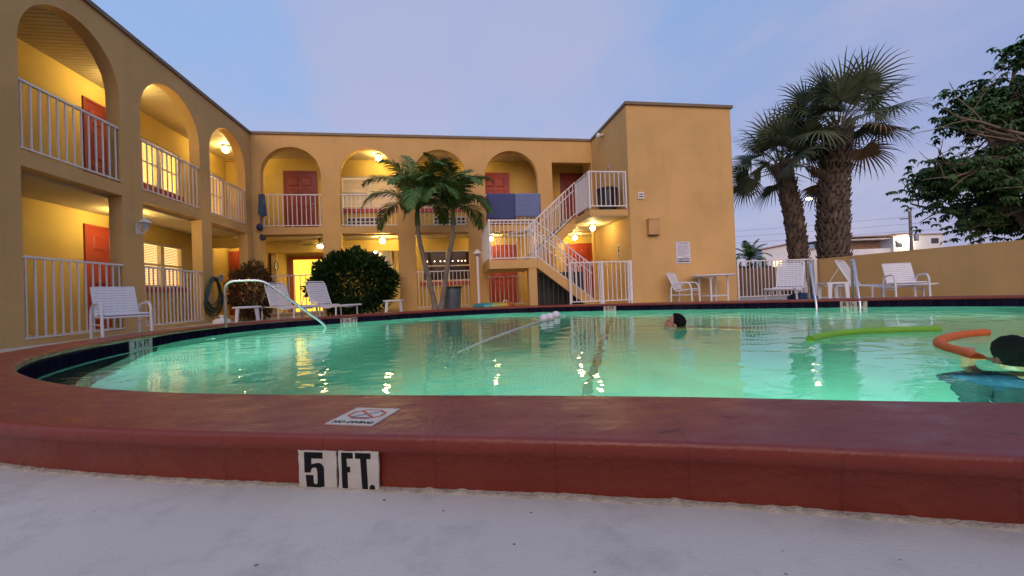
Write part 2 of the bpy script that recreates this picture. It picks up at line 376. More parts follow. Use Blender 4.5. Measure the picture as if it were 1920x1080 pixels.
# water
WATER = bpy.data.materials.new('pool_water'); WATER.use_nodes = True; t = WATER.node_tree; b = t.nodes['Principled BSDF']
b.inputs['Base Color'].default_value = (.80, 1, .95, 1); b.inputs['Transmission Weight'].default_value = 1; b.inputs['IOR'].default_value = 1.333; b.inputs['Roughness'].default_value = .015
c_ = t.nodes.new('ShaderNodeTexCoord'); mw = t.nodes.new('ShaderNodeMapping'); mw.inputs['Scale'].default_value = (1, 1.35, 1); mw.inputs['Rotation'].default_value = (0, 0, radians(15))
t.links.new(c_.outputs['Object'], mw.inputs[0])
na = t.nodes.new('ShaderNodeTexNoise'); na.inputs['Scale'].default_value = 2.6; na.inputs['Detail'].default_value = 2; na.inputs['Roughness'].default_value = .45; na.inputs['Distortion'].default_value = .6
nb = t.nodes.new('ShaderNodeTexNoise'); nb.inputs['Scale'].default_value = 9; nb.inputs['Detail'].default_value = 2
t.links.new(mw.outputs[0], na.inputs['Vector']); t.links.new(mw.outputs[0], nb.inputs['Vector'])
mm = t.nodes.new('ShaderNodeMath'); mm.operation = 'MULTIPLY_ADD'; t.links.new(nb.outputs['Fac'], mm.inputs[0]); mm.inputs[1].default_value = .10; t.links.new(na.outputs['Fac'], mm.inputs[2])
bw = t.nodes.new('ShaderNodeBump'); bw.inputs['Strength'].default_value = 1; bw.inputs['Distance'].default_value = .0095; t.links.new(mm.outputs[0], bw.inputs['Height']); t.links.new(bw.outputs[0], b.inputs['Normal'])
wb = MB(); wr = [ring(.4045, WZ)]
base = wr[0]
for f in (.9, .75, .55, .35, .15, .01): wr.append([(cen.x+(x-cen.x)*f, cen.y+(y-cen.y)*f, WZ) for x, y, z in base])
strip(wb, wr)
water = wb.build('water', WATER); water['kind'] = 'structure'
bm = bmesh.new(); bm.from_mesh(water.data)
bm.normal_update()
if sum(f.normal.z for f in bm.faces) < 0: bmesh.ops.reverse_faces(bm, faces=bm.faces)
bm.to_mesh(water.data); bm.free()

# deck and street
DECK = mat('white_painted_deck', (.62, .56, .485), .75, .10, 1.1, .12, 140)
t = DECK.node_tree; b = t.nodes['Principled BSDF']; src = b.inputs['Base Color'].links[0].from_socket
c_ = t.nodes.new('ShaderNodeTexCoord'); v_ = t.nodes.new('ShaderNodeTexVoronoi'); v_.inputs['Scale'].default_value = 9; t.links.new(c_.outputs['Object'], v_.inputs['Vector'])
q_ = t.nodes.new('ShaderNodeMapRange'); q_.inputs[1].default_value = .045; q_.inputs[2].default_value = .03; t.links.new(v_.outputs['Distance'], q_.inputs[0])
wn = t.nodes.new('ShaderNodeTexWhiteNoise'); t.links.new(v_.outputs['Position'], wn.inputs['Vector']); gt = t.nodes.new('ShaderNodeMath'); gt.operation = 'GREATER_THAN'; gt.inputs[1].default_value = .5; t.links.new(wn.outputs['Value'], gt.inputs[0])
ml = t.nodes.new('ShaderNodeMath'); ml.operation = 'MULTIPLY'; t.links.new(q_.outputs[0], ml.inputs[0]); t.links.new(gt.outputs[0], ml.inputs[1])
x1 = t.nodes.new('ShaderNodeMix'); x1.data_type = 'RGBA'; t.links.new(ml.outputs[0], x1.inputs[0]); t.links.new(src, x1.inputs[6]); x1.inputs[7].default_value = (.16, .12, .11, 1)
ns = t.nodes.new('ShaderNodeTexNoise'); ns.inputs['Scale'].default_value = 4.5; ns.inputs['Detail'].default_value = 9; ns.inputs['Roughness'].default_value = .72; t.links.new(c_.outputs['Object'], ns.inputs['Vector'])
q2 = t.nodes.new('ShaderNodeMapRange'); q2.inputs[1].default_value = .50; q2.inputs[2].default_value = .72; q2.inputs[4].default_value = .5; t.links.new(ns.outputs['Fac'], q2.inputs[0])
x2 = t.nodes.new('ShaderNodeMix'); x2.data_type = 'RGBA'; t.links.new(q2.outputs[0], x2.inputs[0]); t.links.new(x1.outputs[2], x2.inputs[6]); x2.inputs[7].default_value = (.30, .27, .25, 1)
v3 = t.nodes.new('ShaderNodeTexVoronoi'); v3.inputs['Scale'].default_value = 30; t.links.new(c_.outputs['Object'], v3.inputs['Vector'])
q3 = t.nodes.new('ShaderNodeMapRange'); q3.inputs[1].default_value = .10; q3.inputs[2].default_value = .06; t.links.new(v3.outputs['Distance'], q3.inputs[0])
wn3 = t.nodes.new('ShaderNodeTexWhiteNoise'); t.links.new(v3.outputs['Position'], wn3.inputs['Vector']); g3 = t.nodes.new('ShaderNodeMath'); g3.operation = 'GREATER_THAN'; g3.inputs[1].default_value = .80; t.links.new(wn3.outputs['Value'], g3.inputs[0])
m3 = t.nodes.new('ShaderNodeMath'); m3.operation = 'MULTIPLY'; t.links.new(q3.outputs[0], m3.inputs[0]); t.links.new(g3.outputs[0], m3.inputs[1])
n5 = t.nodes.new('ShaderNodeTexNoise'); n5.inputs['Scale'].default_value = 1.6; t.links.new(c_.outputs['Object'], n5.inputs['Vector']); q5 = t.nodes.new('ShaderNodeMapRange'); q5.inputs[1].default_value = .42; q5.inputs[2].default_value = .55; t.links.new(n5.outputs['Fac'], q5.inputs[0])
m5 = t.nodes.new('ShaderNodeMath'); m5.operation = 'MULTIPLY'; t.links.new(m3.outputs[0], m5.inputs[0]); t.links.new(q5.outputs[0], m5.inputs[1])
x4 = t.nodes.new('ShaderNodeMix'); x4.data_type = 'RGBA'; t.links.new(m5.outputs[0], x4.inputs[0]); t.links.new(x2.outputs[2], x4.inputs[6]); x4.inputs[7].default_value = (.13, .09, .08, 1)
t.links.new(x4.outputs[2], b.inputs['Base Color'])
dk = MB(); dr = [ring(.02, 0.)]
d0 = [(x, y) for x, y, z in ring(0, 0)]
for f in (1.05, 1.2, 1.5, 2.2, 3.0): dr.append([(cen.x+(x-cen.x)*f, cen.y+(y-cen.y)*f, 0) for x, y in d0])
strip(dk, dr, False); tag(dk.build('pool_deck', DECK, fix=False), kind='structure')
GRD = mat('street_asphalt', (.06, .058, .055), .9, .3, .5, .2, 8)
gd = MB(); dr = [[(cen.x+(x-cen.x)*f, cen.y+(y-cen.y)*f, -.004) for x, y in d0] for f in (2.98, 8, 30, 120)]
strip(gd, dr, False); tag(gd.build('ground', GRD), kind='structure')

# ------------------------------------------------------------------ motel building
bld = thing('motel_building', 'two-storey ochre stucco motel with arched walkways wrapping two sides of the pool', 'motel')
ZR = 5.56; F2 = 2.63; Z2C = 5.13; Z1C = 2.42; TH = .22
def facade(mb, to3, s0, s1, ztop, th, cols, seg=22):
    """wall from s0 to s1; cols = [(sa, sb, [(zlow, zhigh or ('arch', apex))...])]; to3(s, d, z) -> point, d = depth behind the face"""
    def panel(sa, sb, spans_a, spans_b):
        for (la, ha), (lb, hb) in zip(spans_a, spans_b):
            for d in (0, th):
                q = [to3(sa, d, la), to3(sb, d, lb), to3(sb, d, hb), to3(sa, d, ha)]
                mb.quad(*(q if d == 0 else q[::-1]))
            mb.quad(to3(sa, 0, ha), to3(sb, 0, hb), to3(sb, th, hb), to3(sa, th, ha))
            mb.quad(to3(sa, th, la), to3(sb, th, lb), to3(sb, 0, lb), to3(sa, 0, la))
    s = s0
    for sa, sb, opens in sorted(cols):
        if sa > s: panel(s, sa, [(-.03, ztop)], [(-.03, ztop)])
        n = seg if any(isinstance(o[1], tuple) for o in opens) else 1
        def spans(q):
            z = -.03; r = []
            for lo, hi in opens:
                if isinstance(hi, tuple):
                    R_ = (sb-sa)/2; k = (q-(sa+sb)/2)/R_; hh = hi[1]-hi[2]+hi[2]*sqrt(max(0, 1-k*k))
                else: hh = hi
                if lo > z+.001: r.append((z, lo))
                z = hh
            r.append((z, ztop)); return r
        qs = [(sa+sb)/2-(sb-sa)/2*cos(pi*i/n) for i in range(n+1)]
        for i in range(n): panel(qs[i], qs[i+1], spans(qs[i]), spans(qs[i+1]))
        for lo, hi in opens:
            h = hi[1]-hi[2] if isinstance(hi, tuple) else hi
            mb.quad(to3(sa, 0, lo), to3(sa, th, lo), to3(sa, th, h), to3(sa, 0, h))
            mb.quad(to3(sb, th, lo), to3(sb, 0, lo), to3(sb, 0, h), to3(sb, th, h))
        s = sb
    if s < s1: panel(s, s1, [(-.03, ztop)], [(-.03, ztop)])
    for q in (s0, s1): mb.quad(to3(q, 0, -.03), to3(q, th, -.03), to3(q, th, ztop), to3(q, 0, ztop))
XL = -5.70; YB = 13.0
lcols = [(6.43, 8.16), (8.64, 10.49), (10.90, 12.66)]
bcols = [(-5.45, -3.73), (-3.20, -1.50), (-.98, .70), (1.30, 3.06)]
A = lambda a, r: ('arch', a, r)
KB = .07
def lo_open(i): return [(KB, 2.47), (2.68, A(5.10, .88))]
mb = MB(); facade(mb, lambda s_, d, z: (XL-d, s_, z), 2.0, YB+.10, ZR-.05, TH, [(a, b_, lo_open(0)) for a, b_ in lcols])
mb.build('facade', STUCCO, bld, 'shaded ochre facade of the left wing with three tall arches')
mb = MB()
facade(mb, lambda s_, d, z: (s_, YB+d, z), XL, 4.97, ZR-.05, TH, [(a, b_, [(KB, 2.47), (2.68, A(5.12, .86))]) for a, b_ in bcols[:3]] +
       [(1.30, 3.06, [(KB, 2.47), (2.68, A(5.12, .88))]), (3.56, 4.94, [(.02, 2.45), (2.63, 4.76)])])
mb.build('facade', STUCCO, bld, 'ochre facade of the back wing with four arches')
# inner walls, ceilings, floors, roof
def with_holes(to3, s0, s1, z0, z1, holes, th=.18):
    m = MB(); 
    cols = [(a, b_, [(lo, hi)]) for a, b_, lo, hi in holes]
    def t3(s_, d, z): return to3(s_, d, max(z0, z))
    facade(m, t3, s0, s1, z1, th, cols); return m
XI = -7.10; YI = 14.15; YE = 14.48
WIN_L = [(10.62, 12.16, 3.40, 4.52), (13.25, 14.30, 3.20, 4.52)]
with_holes(lambda s_, d, z: (XI-d, s_, z), 2.0, YE, F2-.1, Z2C+.1, WIN_L).build('inner_wall', STUCCO_IN, bld)
with_holes(lambda s_, d, z: (XI-d, s_, z), 2.0, YE, -.02, F2-.12, [(10.62, 12.20, .93, 2.02)]).build('inner_wall', STUCCO_IN, bld)
MB().box(XI-.2, XL-TH, YE, YE+.15, -.02, Z2C+.1).build('inner_wall', STUCCO_IN, bld)
WIN_B2 = [(-3.46, -1.62, 3.47, 4.58), (-.86, .92, 3.47, 4.58)]
with_holes(lambda s_, d, z: (s_, YI+d, z), XL-TH+.005, 8.1, F2-.1, Z2C+.1, WIN_B2).build('inner_wall', STUCCO_IN, bld)
with_holes(lambda s_, d, z: (s_, YI+d, z), -1.30, 8.1, -.02, F2-.12, [(-.88, .90, .93, 2.02)]).build('inner_wall', STUCCO_IN, bld)
# header over the lobby opening, and the lobby recess behind it
MB().box(XL-TH+.005, -1.303, YI, YI+.18, 2.04, F2-.12).build('lobby_header', STUCCO_IN, bld)
m = MB(); m.box(-5.62, -1.30, 15.30, 15.45, -.02, 2.5); m.box(-5.75, -5.60, YI+.183, 15.298, -.02, 2.5); m.box(-1.298, -1.15, YI+.183, 15.298, -.02, 2.5)
CREAMW = mat('cream_lobby_wall', (.66, .50, .22), .8, .08, 2, .3, 50); m.build('lobby_wall', CREAMW, bld)
# header across the left corridor
MB().box(XI+.002, XL-TH-.002, 13.02, 13.14, 2.10, 2.40).build('corridor_header', STUCCO_IN, bld)
for nm, mtl, bx in (('ceiling', CEILY, (XI+.001, XL-TH-.001, 2.0, YE-.001, Z2C, Z2C+.06)), ('ceiling', CEILX, (XL-TH+.006, 4.96, YB+TH+.001, YI-.001, Z2C, Z2C+.06)),
                    ('ceiling', CEILY, (XI+.001, XL-TH-.001, 2.0, YE-.001, Z1C, Z1C+.05)), ('ceiling', CEILX, (XL-TH+.006, 8.0, YB+TH+.001, YI-.001, Z1C, Z1C+.05)),
                    ('ceiling', CEILX, (-5.59, -1.31, YI+.19, 15.29, Z1C, Z1C+.05)),
                    ('walkway', FLOOR, (XI+.001, XL-TH-.001, 2.0, YE-.001, Z1C+.055, F2)), ('walkway', FLOOR, (XL-TH+.002, 4.96, YB+TH+.001, YI-.001, Z1C+.055, F2)),
                    ('walkway', FLOOR, (XI+.001, XL-TH-.001, 2.0, YE-.001, -.02, .05)), ('walkway', FLOOR, (XL-TH+.002, 8.0, YB+TH+.001, 15.29, -.02, .05))):
    MB().box(*bx).build(nm, mtl, bld)
ROOFM = mat('flat_roof', (.22, .21, .20), .9, .2, 2, .2, 10)
m = MB(); m.box(-15, XL-TH-.01, 2.0, 20, Z2C+.15, ZR-.12); m.box(XL-TH-.008, 8.1, YB+TH+.01, 20, Z2C+.15, ZR-.12); m.build('roof', ROOFM, bld)
# back rooms mass so that no light leaks through
m = MB(); m.box(-15, XI-.75, 2, 20, -.02, Z2C+.1); m.box(-5.0, 8.1, 16.2, 20, -.02, Z2C+.1); m.box(XI-.75, XI-.19, 2, 2.2, -.02, Z2C+.1); m.box(-15, XL-TH-.003, 1.9, 1.999, -.02, ZR-.06)
m.box(XI-.74, -5.02, 16.2, 16.4, -.02, Z2C+.1); m.box(XI-.72, 8.1, YI+.2, 16.19, Z2C-.02, Z2C+.09); m.box(XI-.72, XI-.2, 2.3, YE, F2-.1, F2); m.box(-5.0, 8.1, 15.5, 16.19, F2-.1, F2); m.build('rear_block', STUCCO, bld)
# roof edge trim
m = MB(); m.box(XL-.02, XL+.045, 2.0, YB-.046, ZR-.075, ZR); m.box(XL-.02, 4.924, YB-.045, YB+.02, ZR-.075, ZR)
m.box(4.925, 4.99, 10.306, YB-.046, ZR-.075, ZR); m.box(4.925, 8.19, 10.24, 10.305, ZR-.075, ZR); m.box(8.125, 8.19, 10.306, 13.4, ZR-.075, ZR); m.build('roof_trim', TRIM, bld)
# stair tower
m = MB(); m.box(4.97, 8.14, 10.30, 13.30, -.02, ZR-.055); m.box(4.985, 8.1, 13.302, 14.0, 2.5, ZR-.055); tw = m.build('stair_tower', STUCCO, bld, 'plain ochre stucco block rising at the right end of the motel')
bv = tw.modifiers.new('bevel', 'BEVEL'); bv.width = .02; bv.segments = 2; bv.limit_method = 'ANGLE'
MB().box(6.2, 6.32, 11.4, 11.52, ZR-.05, ZR+.16).build('vent_pipe', GREY, bld)

# doors: six raised panels
def door(face, a, b_, z0, z1, mtl, label, flip=False):
    """face: ('x', X) door lies on plane x=X facing +x ; ('y', Y) faces -y"""
    if face[0] == 'x': M = frame_m((face[1], a, z0), (0, 1, 0), (0, 0, 1))           # local x = +Y, y = up, z = +X
    else: M = frame_m((a, face[1], z0), (1, 0, 0), (0, 0, 1))                          # z = -Y
    w = b_-a; h = z1-z0
    m = MB(); m.box(0, w, 0, h, -.03, .022)
    cols_ = [(.12, w/2-.05), (w/2+.05, w-.12)]; rows = [(.18, .78), (.90, 1.48), (1.60, h-.14)]
    for c0, c1 in cols_:
        for r0, r1 in rows:
            q = .03
            m.quad((c0, r0, .0225), (c1, r0, .0225), (c1, r1, .0225), (c0, r1, .0225))
            m.add([(c0, r0, .023), (c1, r0, .023), (c1, r1, .023), (c0, r1, .023), (c0+q, r0+q, .045), (c1-q, r0+q, .045), (c1-q, r1-q, .045), (c0+q, r1-q, .045)],
                  [(0,1,5,4),(1,2,6,5),(2,3,7,6),(3,0,4,7),(4,5,6,7)])
    m.xf(M); d = m.build('door', mtl, bld, label)
    m = MB(); f = .06
    m.box(-f, -.002, 0, h+f, -.03, .035); m.box(w+.002, w+f, 0, h+f, -.03, .035); m.box(-.002, w+.002, h+.002, h+f, -.03, .034); m.xf(M); m.build('door_frame', mtl, d)
    m = MB(); kx = .07 if flip else w-.07
    m.lathe([(0, .085), (.022, .08), (.03, .065), (.022, .045), (.012, .04), (.012, .02), (.03, .022), (.03, .0)], (kx, 1.0, .012), 12); m.xf(M); m.build('handle', STEEL, d)
    return d
door(('x', XI), 9.27, 10.17, F2, 4.67, DOOR, 'dark red panelled door on the upper left walkway')
door(('x', XI), 9.22, 10.12, .05, 2.10, DOOR_LIT, 'orange-red door on the ground floor of the left wing')
door(('y', YE), -7.02, -6.12, .05, 2.10, DOOR_LIT, 'orange-red door at the end of the left corridor', True)
door(('y', YI), -5.16, -4.24, F2, 4.67, DOOR, 'dark red door under the first upper arch of the back wing')
door(('y', YI), 1.33, 2.22, F2, 4.67, DOOR_LIT, 'orange-red door behind the hanging towels')
door(('y', YI), 4.22, 5.10, F2, 4.67, DOOR, 'dark red door at the top of the stairs', True)
door(('y', YI), 1.50, 2.40, .05, 2.10, DOOR_LIT, 'orange-red door seen under the stair landing')
door(('y', YI), 4.34, 5.24, .05, 2.10, DOOR_LIT, 'orange-red door behind the foot of the stairs')

# windows
def window(face, a, b_, z0, z1, glow=None, mull=True, dark=False, slats=True, rail=True):
    if face[0] == 'x': M = frame_m((face[1], a, z0), (0, 1, 0), (0, 0, 1))
    else: M = frame_m((a, face[1], z0), (1, 0, 0), (0, 0, 1))
    w = b_-a; h = z1-z0; f = .055
    root = MB()
    root.box(0, f, 0, h, -.10, -.02); root.box(w-f, w, 0, h, -.10, -.02); root.box(f, w-f, h-f, h, -.10, -.021); root.box(f, w-f, 0, f, -.10, -.021)
    if mull: root.box(w/2-.06, w/2+.06, f, h-f, -.10, -.012)
    if rail:
        for c0, c1 in (((f, w/2-.06), (w/2+.06, w-f)) if mull else ((f, w-f),)): root.box(c0, c1, h*.5-.022, h*.5+.022, -.095, -.03)
    root.xf(M); o = root.build('window', CREAM, bld)
    m = MB(); m.box(-.06, w+.06, -.13, -.002, -.03, .045); m.xf(M); m.build('sill', SILL, o)
    if dark:
        m = MB(); m.box(f+.001, w-f-.001, f+.001, h-f-.001, -.075, -.068); m.xf(M); m.build('pane', GLASS, o)
    if slats:
        m = MB(); n = int((h-2*f)/.042)
        for i in range(n):
            z = f+.02+i*.042
            m.add([(f+.004, z, -.14), (w-f-.004, z, -.14), (w-f-.004, z+.026, -.115), (f+.004, z+.026, -.115), (f+.004, z-.002, -.14), (w-f-.004, z-.002, -.14), (w-f-.004, z+.024, -.113), (f+.004, z+.024, -.113)],
                  [(0,1,2,3),(7,6,5,4),(4,5,1,0),(3,2,6,7)])
        m.xf(M); m.build('blind', BLIND, o)
    if glow:
        m = MB(); m.box(.0, w, 0, h, -.172, -.165); m.xf(M); m.build('lit_curtain', glow, o)
    return o
GLOW_HI = emat('lit_room', (1, .68, .22), 5.); GLOW_MD = emat('lit_room_dim', (1, .68, .32), 1.7); GLOW_LO = emat('lit_room_faint', (1, .78, .52), .42)
window(('x', XI), *WIN_L[0], glow=GLOW_HI); window(('x', XI), *WIN_L[1], glow=GLOW_MD, mull=False)
window(('x', XI), 10.62, 12.20, .93, 2.02, glow=GLOW_MD)
w1 = window(('y', YI), *WIN_B2[0], glow=GLOW_LO); w2 = window(('y', YI), *WIN_B2[1], glow=GLOW_LO)
w3 = window(('y', YI), -.88, .90, .93, 2.02, dark=True, slats=False)
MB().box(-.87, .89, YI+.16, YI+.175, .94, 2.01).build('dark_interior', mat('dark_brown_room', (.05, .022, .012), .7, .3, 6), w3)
# wall air-conditioner grilles under the upper windows
for (a, b_) in ((-3.28, -2.22), (-.40, .66)):
    m = MB(); m.box(a, b_, YI-.10, YI-.001, 2.74, 3.14); o = m.build('air_conditioner', BLACKP, bld)
    m = MB()
    for k in range(8): xx = a+(b_-a)*k/7; m.box(xx-.012, xx+.012, YI-.125, YI-.102, 2.74, 3.14)
    for k in range(4): z = 2.74+.4*k/3; m.box(a-.012, b_+.012, YI-.13, YI-.126, z-.014, z+.014)
    m.build('grille', WHITE, o)
# lobby: lit sliding door
dr_ = MB(); dr_.box(-5.54, -5.40, 15.24, 15.299, .05, 2.02); dr_.box(-4.44, -4.30, 15.24, 15.299, .05, 2.02); dr_.box(-5.40, -4.44, 15.24, 15.299, 1.90, 2.02); dr_.box(-4.20, -4.08, 15.24, 15.299, .05, 2.02)
o = dr_.build('door', RED_TRIM, bld, 'red-framed glass lobby door glowing yellow')
MB().box(-5.395, -4.445, 15.27, 15.292, .06, 1.895).build('pane', emat('lit_lobby_pane', (1, .62, .06), 1.35), o)
o = MB().box(-3.35, -2.0, 15.22, 15.298, 1.2, 2.2).build('window', CREAM, bld)
MB().box(-3.28, -2.07, 15.20, 15.219, 1.26, 2.13).build('pane', mat('grey_mauve_glass', (.30, .27, .28), .15), o)

# ------------------------------------------------------------------ railings
def railing(p0, p1, z0, z1, n, label, foot=True, cat='railing', group=None, name='balcony_railing'):
    p0 = Vector((*p0, 0)); p1 = Vector((*p1, 0)); L = (p1-p0).length; a = math.atan2(p1.y-p0.y, p1.x-p0.x)
    t_ = thing(name, label, cat, (p0.x, p0.y, z0), a, group)
    H = z1-z0
    MB().box(0, L, -.022, .022, H-.032, H).build('top_rail', WHITE, t_)
    MB().box(0, L, -.019, .019, 0, .026).build('bottom_rail', WHITE, t_)
    b0 = None
    for i in range(n):
        x = L*(i+.5)/n
        if b0 is None: b0 = MB().box(-.0095, .0095, -.0095, .0095, .027, H-.033).build('baluster', WHITE, t_); b0.location = (x, 0, 0)
        else: share(b0, 'baluster', t_, (x, 0, 0))
    if foot: MB().box(L/2-.012, L/2+.012, -.012, .012, -.06, -.001).build('foot', WHITE, t_)
    return t_
G2 = 'white railings across the upper arches'; G1 = 'white railings across the ground-floor openings'
ll = ['white railing in the nearest left arch, in front of a dark red upstairs door', 'white railing in front of the brightly lit upstairs window with blinds', 'white railing in the last left arch before the building corner']
for (a, b_), s_ in zip(lcols, ll): railing((XL-.04, a), (XL-.04, b_), 2.722, 3.69, 13, s_, group=G2)
bl = ['white railing with blue swim gear hung at one end, below the red upstairs door', 'white railing under the glowing ceiling lamp left of the twin palm crowns', 'white railing half hidden behind the right palm crown', 'white railing draped with two blue towels']
for (a, b_), s_ in zip(bcols, bl): railing((a, YB+.04), (b_, YB+.04), 2.722, 3.69, 13, s_, group=G2)
railing((XL-.04, lcols[0][0]), (XL-.04, lcols[0][1]), .087, 1.24, 13, 'white ground-floor railing directly behind the white armchair', foot=False, group=G1)
railing((XL-.04, lcols[1][0]), (XL-.04, lcols[1][1]), .087, 1.24, 16, 'white ground-floor railing between the armchair and the green hose', foot=False, group=G1)
railing((bcols[0][0], YB+.04), (bcols[0][1], YB+.04), .087, 1.24, 11, 'white ground-floor railing in front of the glowing lobby door', foot=False, group=G1)
railing((bcols[2][0], YB+.04), (bcols[2][1], YB+.04), .087, 1.24, 14, 'white ground-floor railing behind the twin palm trunks and grey bin', foot=False, group=G1)
railing((bcols[3][0], YB+.04), (2.45, YB+.04), .087, 1.0, 8, 'low white railing under the stair landing before an orange door', foot=False, group=G1)

# ------------------------------------------------------------------ staircase
st = thing('staircase', 'ochre dog-leg staircase with white railings climbing to the upper walkway', 'staircase', (1.08, 10.4, 0))
def stb(m, name, mtl, label=None, par=None):
    m.v = [(x-1.08, y-10.4, z) for x, y, z in m.v]; return m.build(name, mtl, par or st, label)
ZM = 1.33
stb(MB().box(1.08, 2.36, 10.42, 12.72, 1.10, ZM), 'landing', STUCCO)
stb(MB().box(2.12, 2.34, 10.44, 10.70, -.02, 1.098), 'pier', STUCCO)
stb(MB().box(3.86, 4.965, 10.38, 12.99, 2.46, F2), 'upper_landing', STUCCO)
stb(MB().box(3.87, 4.96, 10.40, 12.98, 2.44, 2.458), 'soffit', CEILX)
def flight(y0, y1, xa, za, xb, zb, n, nm):
    m = MB()
    for i in range(n):
        x0 = xa+(xb-xa)*i/n; x1 = xa+(xb-xa)*(i+1)/n; z1 = za+(zb-za)*(i+1)/n if zb > za else za+(zb-za)*i/n
        za_ = min(za+(zb-za)*i/n, za+(zb-za)*(i+1)/n)
        m.box(min(x0, x1)-.02, max(x0, x1), y0+.09, y1-.09, z1-.05, z1)
    return stb(m, nm, FLOOR)
def stringer(y0, y1, xa, za, xb, zb, dz0, dz1, nm):
    m = MB()
    m.prism([(xa, za+dz0), (xb, zb+dz0), (xb, zb+dz1), (xa, za+dz1)], (0, y0, 0), (1, 0, 0), (0, 0, 1), (0, y1-y0, 0)); return stb(m, nm, STUCCO)
flight(10.44, 11.52, 2.37, ZM, 4.02, 0, 8, 'lower_steps'); flight(11.62, 12.70, 2.37, ZM, 3.85, F2, 8, 'upper_steps')
stringer(10.42, 10.53, 2.365, ZM, 4.05, 0, -.24, .06, 'stringer'); stringer(11.45, 11.54, 2.365, ZM, 4.05, 0, -.24, .06, 'stringer')
stringer(11.62, 11.71, 2.365, ZM, 3.855, F2, -.28, .05, 'stringer'); stringer(12.61, 12.70, 2.365, ZM, 3.855, F2, -.28, .05, 'stringer')
stb(MB().box(2.37, 3.85, 11.72, 12.60, 1.2, 1.22).xf(Matrix.Identity(4)), 'under_panel', BLACKP) if False else None
# grille of dark bars under the lower flight
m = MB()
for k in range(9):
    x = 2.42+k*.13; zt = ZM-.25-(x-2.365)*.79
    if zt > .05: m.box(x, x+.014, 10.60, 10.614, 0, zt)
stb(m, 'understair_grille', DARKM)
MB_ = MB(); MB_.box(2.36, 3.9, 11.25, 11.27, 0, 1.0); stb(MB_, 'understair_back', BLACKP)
def slope_rail(y, xa, za, xb, zb, n, mid=True, hand=True, lab=None):
    L = abs(xb-xa); m = MB(); H = .99
    def bar(h, t_): m.prism([(xa, za+h), (xb, zb+h), (xb, zb+h+t_), (xa, za+h+t_)], (0, y-.02, 0), (1, 0, 0), (0, 0, 1), (0, .04, 0))
    bar(.06, .035); bar(H, .035)
    r = stb(m, 'stair_railing', WHITE, lab)
    for i in range(n):
        x = xa+(xb-xa)*(i+.5)/n; z = za+(zb-za)*(i+.5)/n
        q = MB().box(x-.009, x+.009, y-.009, y+.009, z+.07, z+H+.005); stb(q, 'baluster', WHITE, None, r)
    if hand:
        q = MB().tube([(xa, y+.06, za+.80), (xb, y+.06, zb+.80)], .018, 8); stb(q, 'handrail', WHITE, None, r)
    return r
def flat_rail(p0, p1, z0, z1, n, posts=True):
    m = MB(); d = Vector((p1[0]-p0[0], p1[1]-p0[1], 0)); L = d.length; u = d/L; v = Vector((-u.y, u.x, 0))
    def bar(a, b_, za, zb, w): 
        c = Vector((*p0, 0))+u*(a+b_)/2; m.obox((c.x, c.y, (za+zb)/2), u*(b_-a)/2, v*w, (0, 0, (zb-za)/2))
    bar(0, L, z1-.035, z1, .021); bar(0, L, z0, z0+.03, .018)
    if posts: bar(-.02, .02, z0-.06, z1+.002, .0225); bar(L-.02, L+.02, z0-.06, z1+.002, .0225)
    r = stb(m, 'landing_railing', WHITE)
    for i in range(n):
        c = Vector((*p0, 0))+u*L*(i+.5)/n; q = MB().obox((c.x, c.y, (z0+z1)/2), u*.009, v*.009, (0, 0, (z1-z0)/2-.034)); stb(q, 'baluster', WHITE, None, r)
flat_rail((1.11, 10.46), (2.33, 10.46), 1.36, 2.39, 11); flat_rail((1.11, 12.68), (1.11, 10.50), 1.38, 2.41, 34)
flat_rail((3.88, 10.42), (4.93, 10.42), 2.72, 3.69, 8); flat_rail((3.88, 11.58), (3.88, 10.46), 2.72, 3.69, 14)
slope_rail(10.46, 2.36, ZM, 3.90, .11, 15); slope_rail(11.64, 2.40, ZM+.05, 3.86, F2+.06, 13)
slope_rail(12.66, 2.40, ZM+.05, 3.86, F2+.06, 13, hand=False); slope_rail(11.48, 2.40, ZM, 3.90, .11, 12)
MB_ = MB(); MB_.tube(fillet([(2.2, 10.52, 2.12), (1.75, 10.9, 2.1), (1.75, 11.5, 2.1), (2.3, 11.6, 2.12)], .12), .018, 8); stb(MB_, 'handrail', WHITE)

def gate(name, p0, p1, z0, z1, n, label, posts, cat='fence'):
    t_ = railing(p0, p1, z0, z1, n, label, foot=False, cat=cat, name=name)
    for x, w in posts: MB().box(x-w, x+w, -.03, .03, -z0, z1-z0+.012).build('post', WHITE, t_)
    return t_
gate('pool_gate', (3.17, 10.28), (4.94, 10.28), .14, 1.21, 14, 'white picket pool gate at the foot of the stairs', [(.02, .022), (.92, .03), (.86, .012), (1.74, .03), (1.66, .014)], 'gate')
gate('pool_fence', (8.17, 10.35), (10.83, 10.35), .08, 1.13, 22, 'white picket fence between the motel tower and the low ochre wall', [(.02, .02), (2.2, .012), (2.58, .05)])

# ------------------------------------------------------------------ walls right side
wl = MB(); wl.box(-15, 11.07, -2.6, -2.4, -.03, 1.35); o = wl.build('boundary_wall', STUCCO); tag(o, 'ochre boundary wall closing the deck behind the viewpoint', 'wall')  # out-of-view wall added to keep low sky light off the near kerb
wl = MB(); wl.box(10.87, 11.07, -2.399, 10.42, -.03, 1.12); o = wl.build('boundary_wall', STUCCO); tag(o, 'low ochre stucco wall running along the right side of the pool deck', 'wall')
BROWN = mat('brown_wall', (.16, .09, .055), .85, .25, 2, .3, 30)
o = MB().box(8.15, 15, 12.3, 12.5, -.03, .98).build('rear_wall', BROWN); tag(o, 'dark brown wall seen through the white picket fence', 'wall')

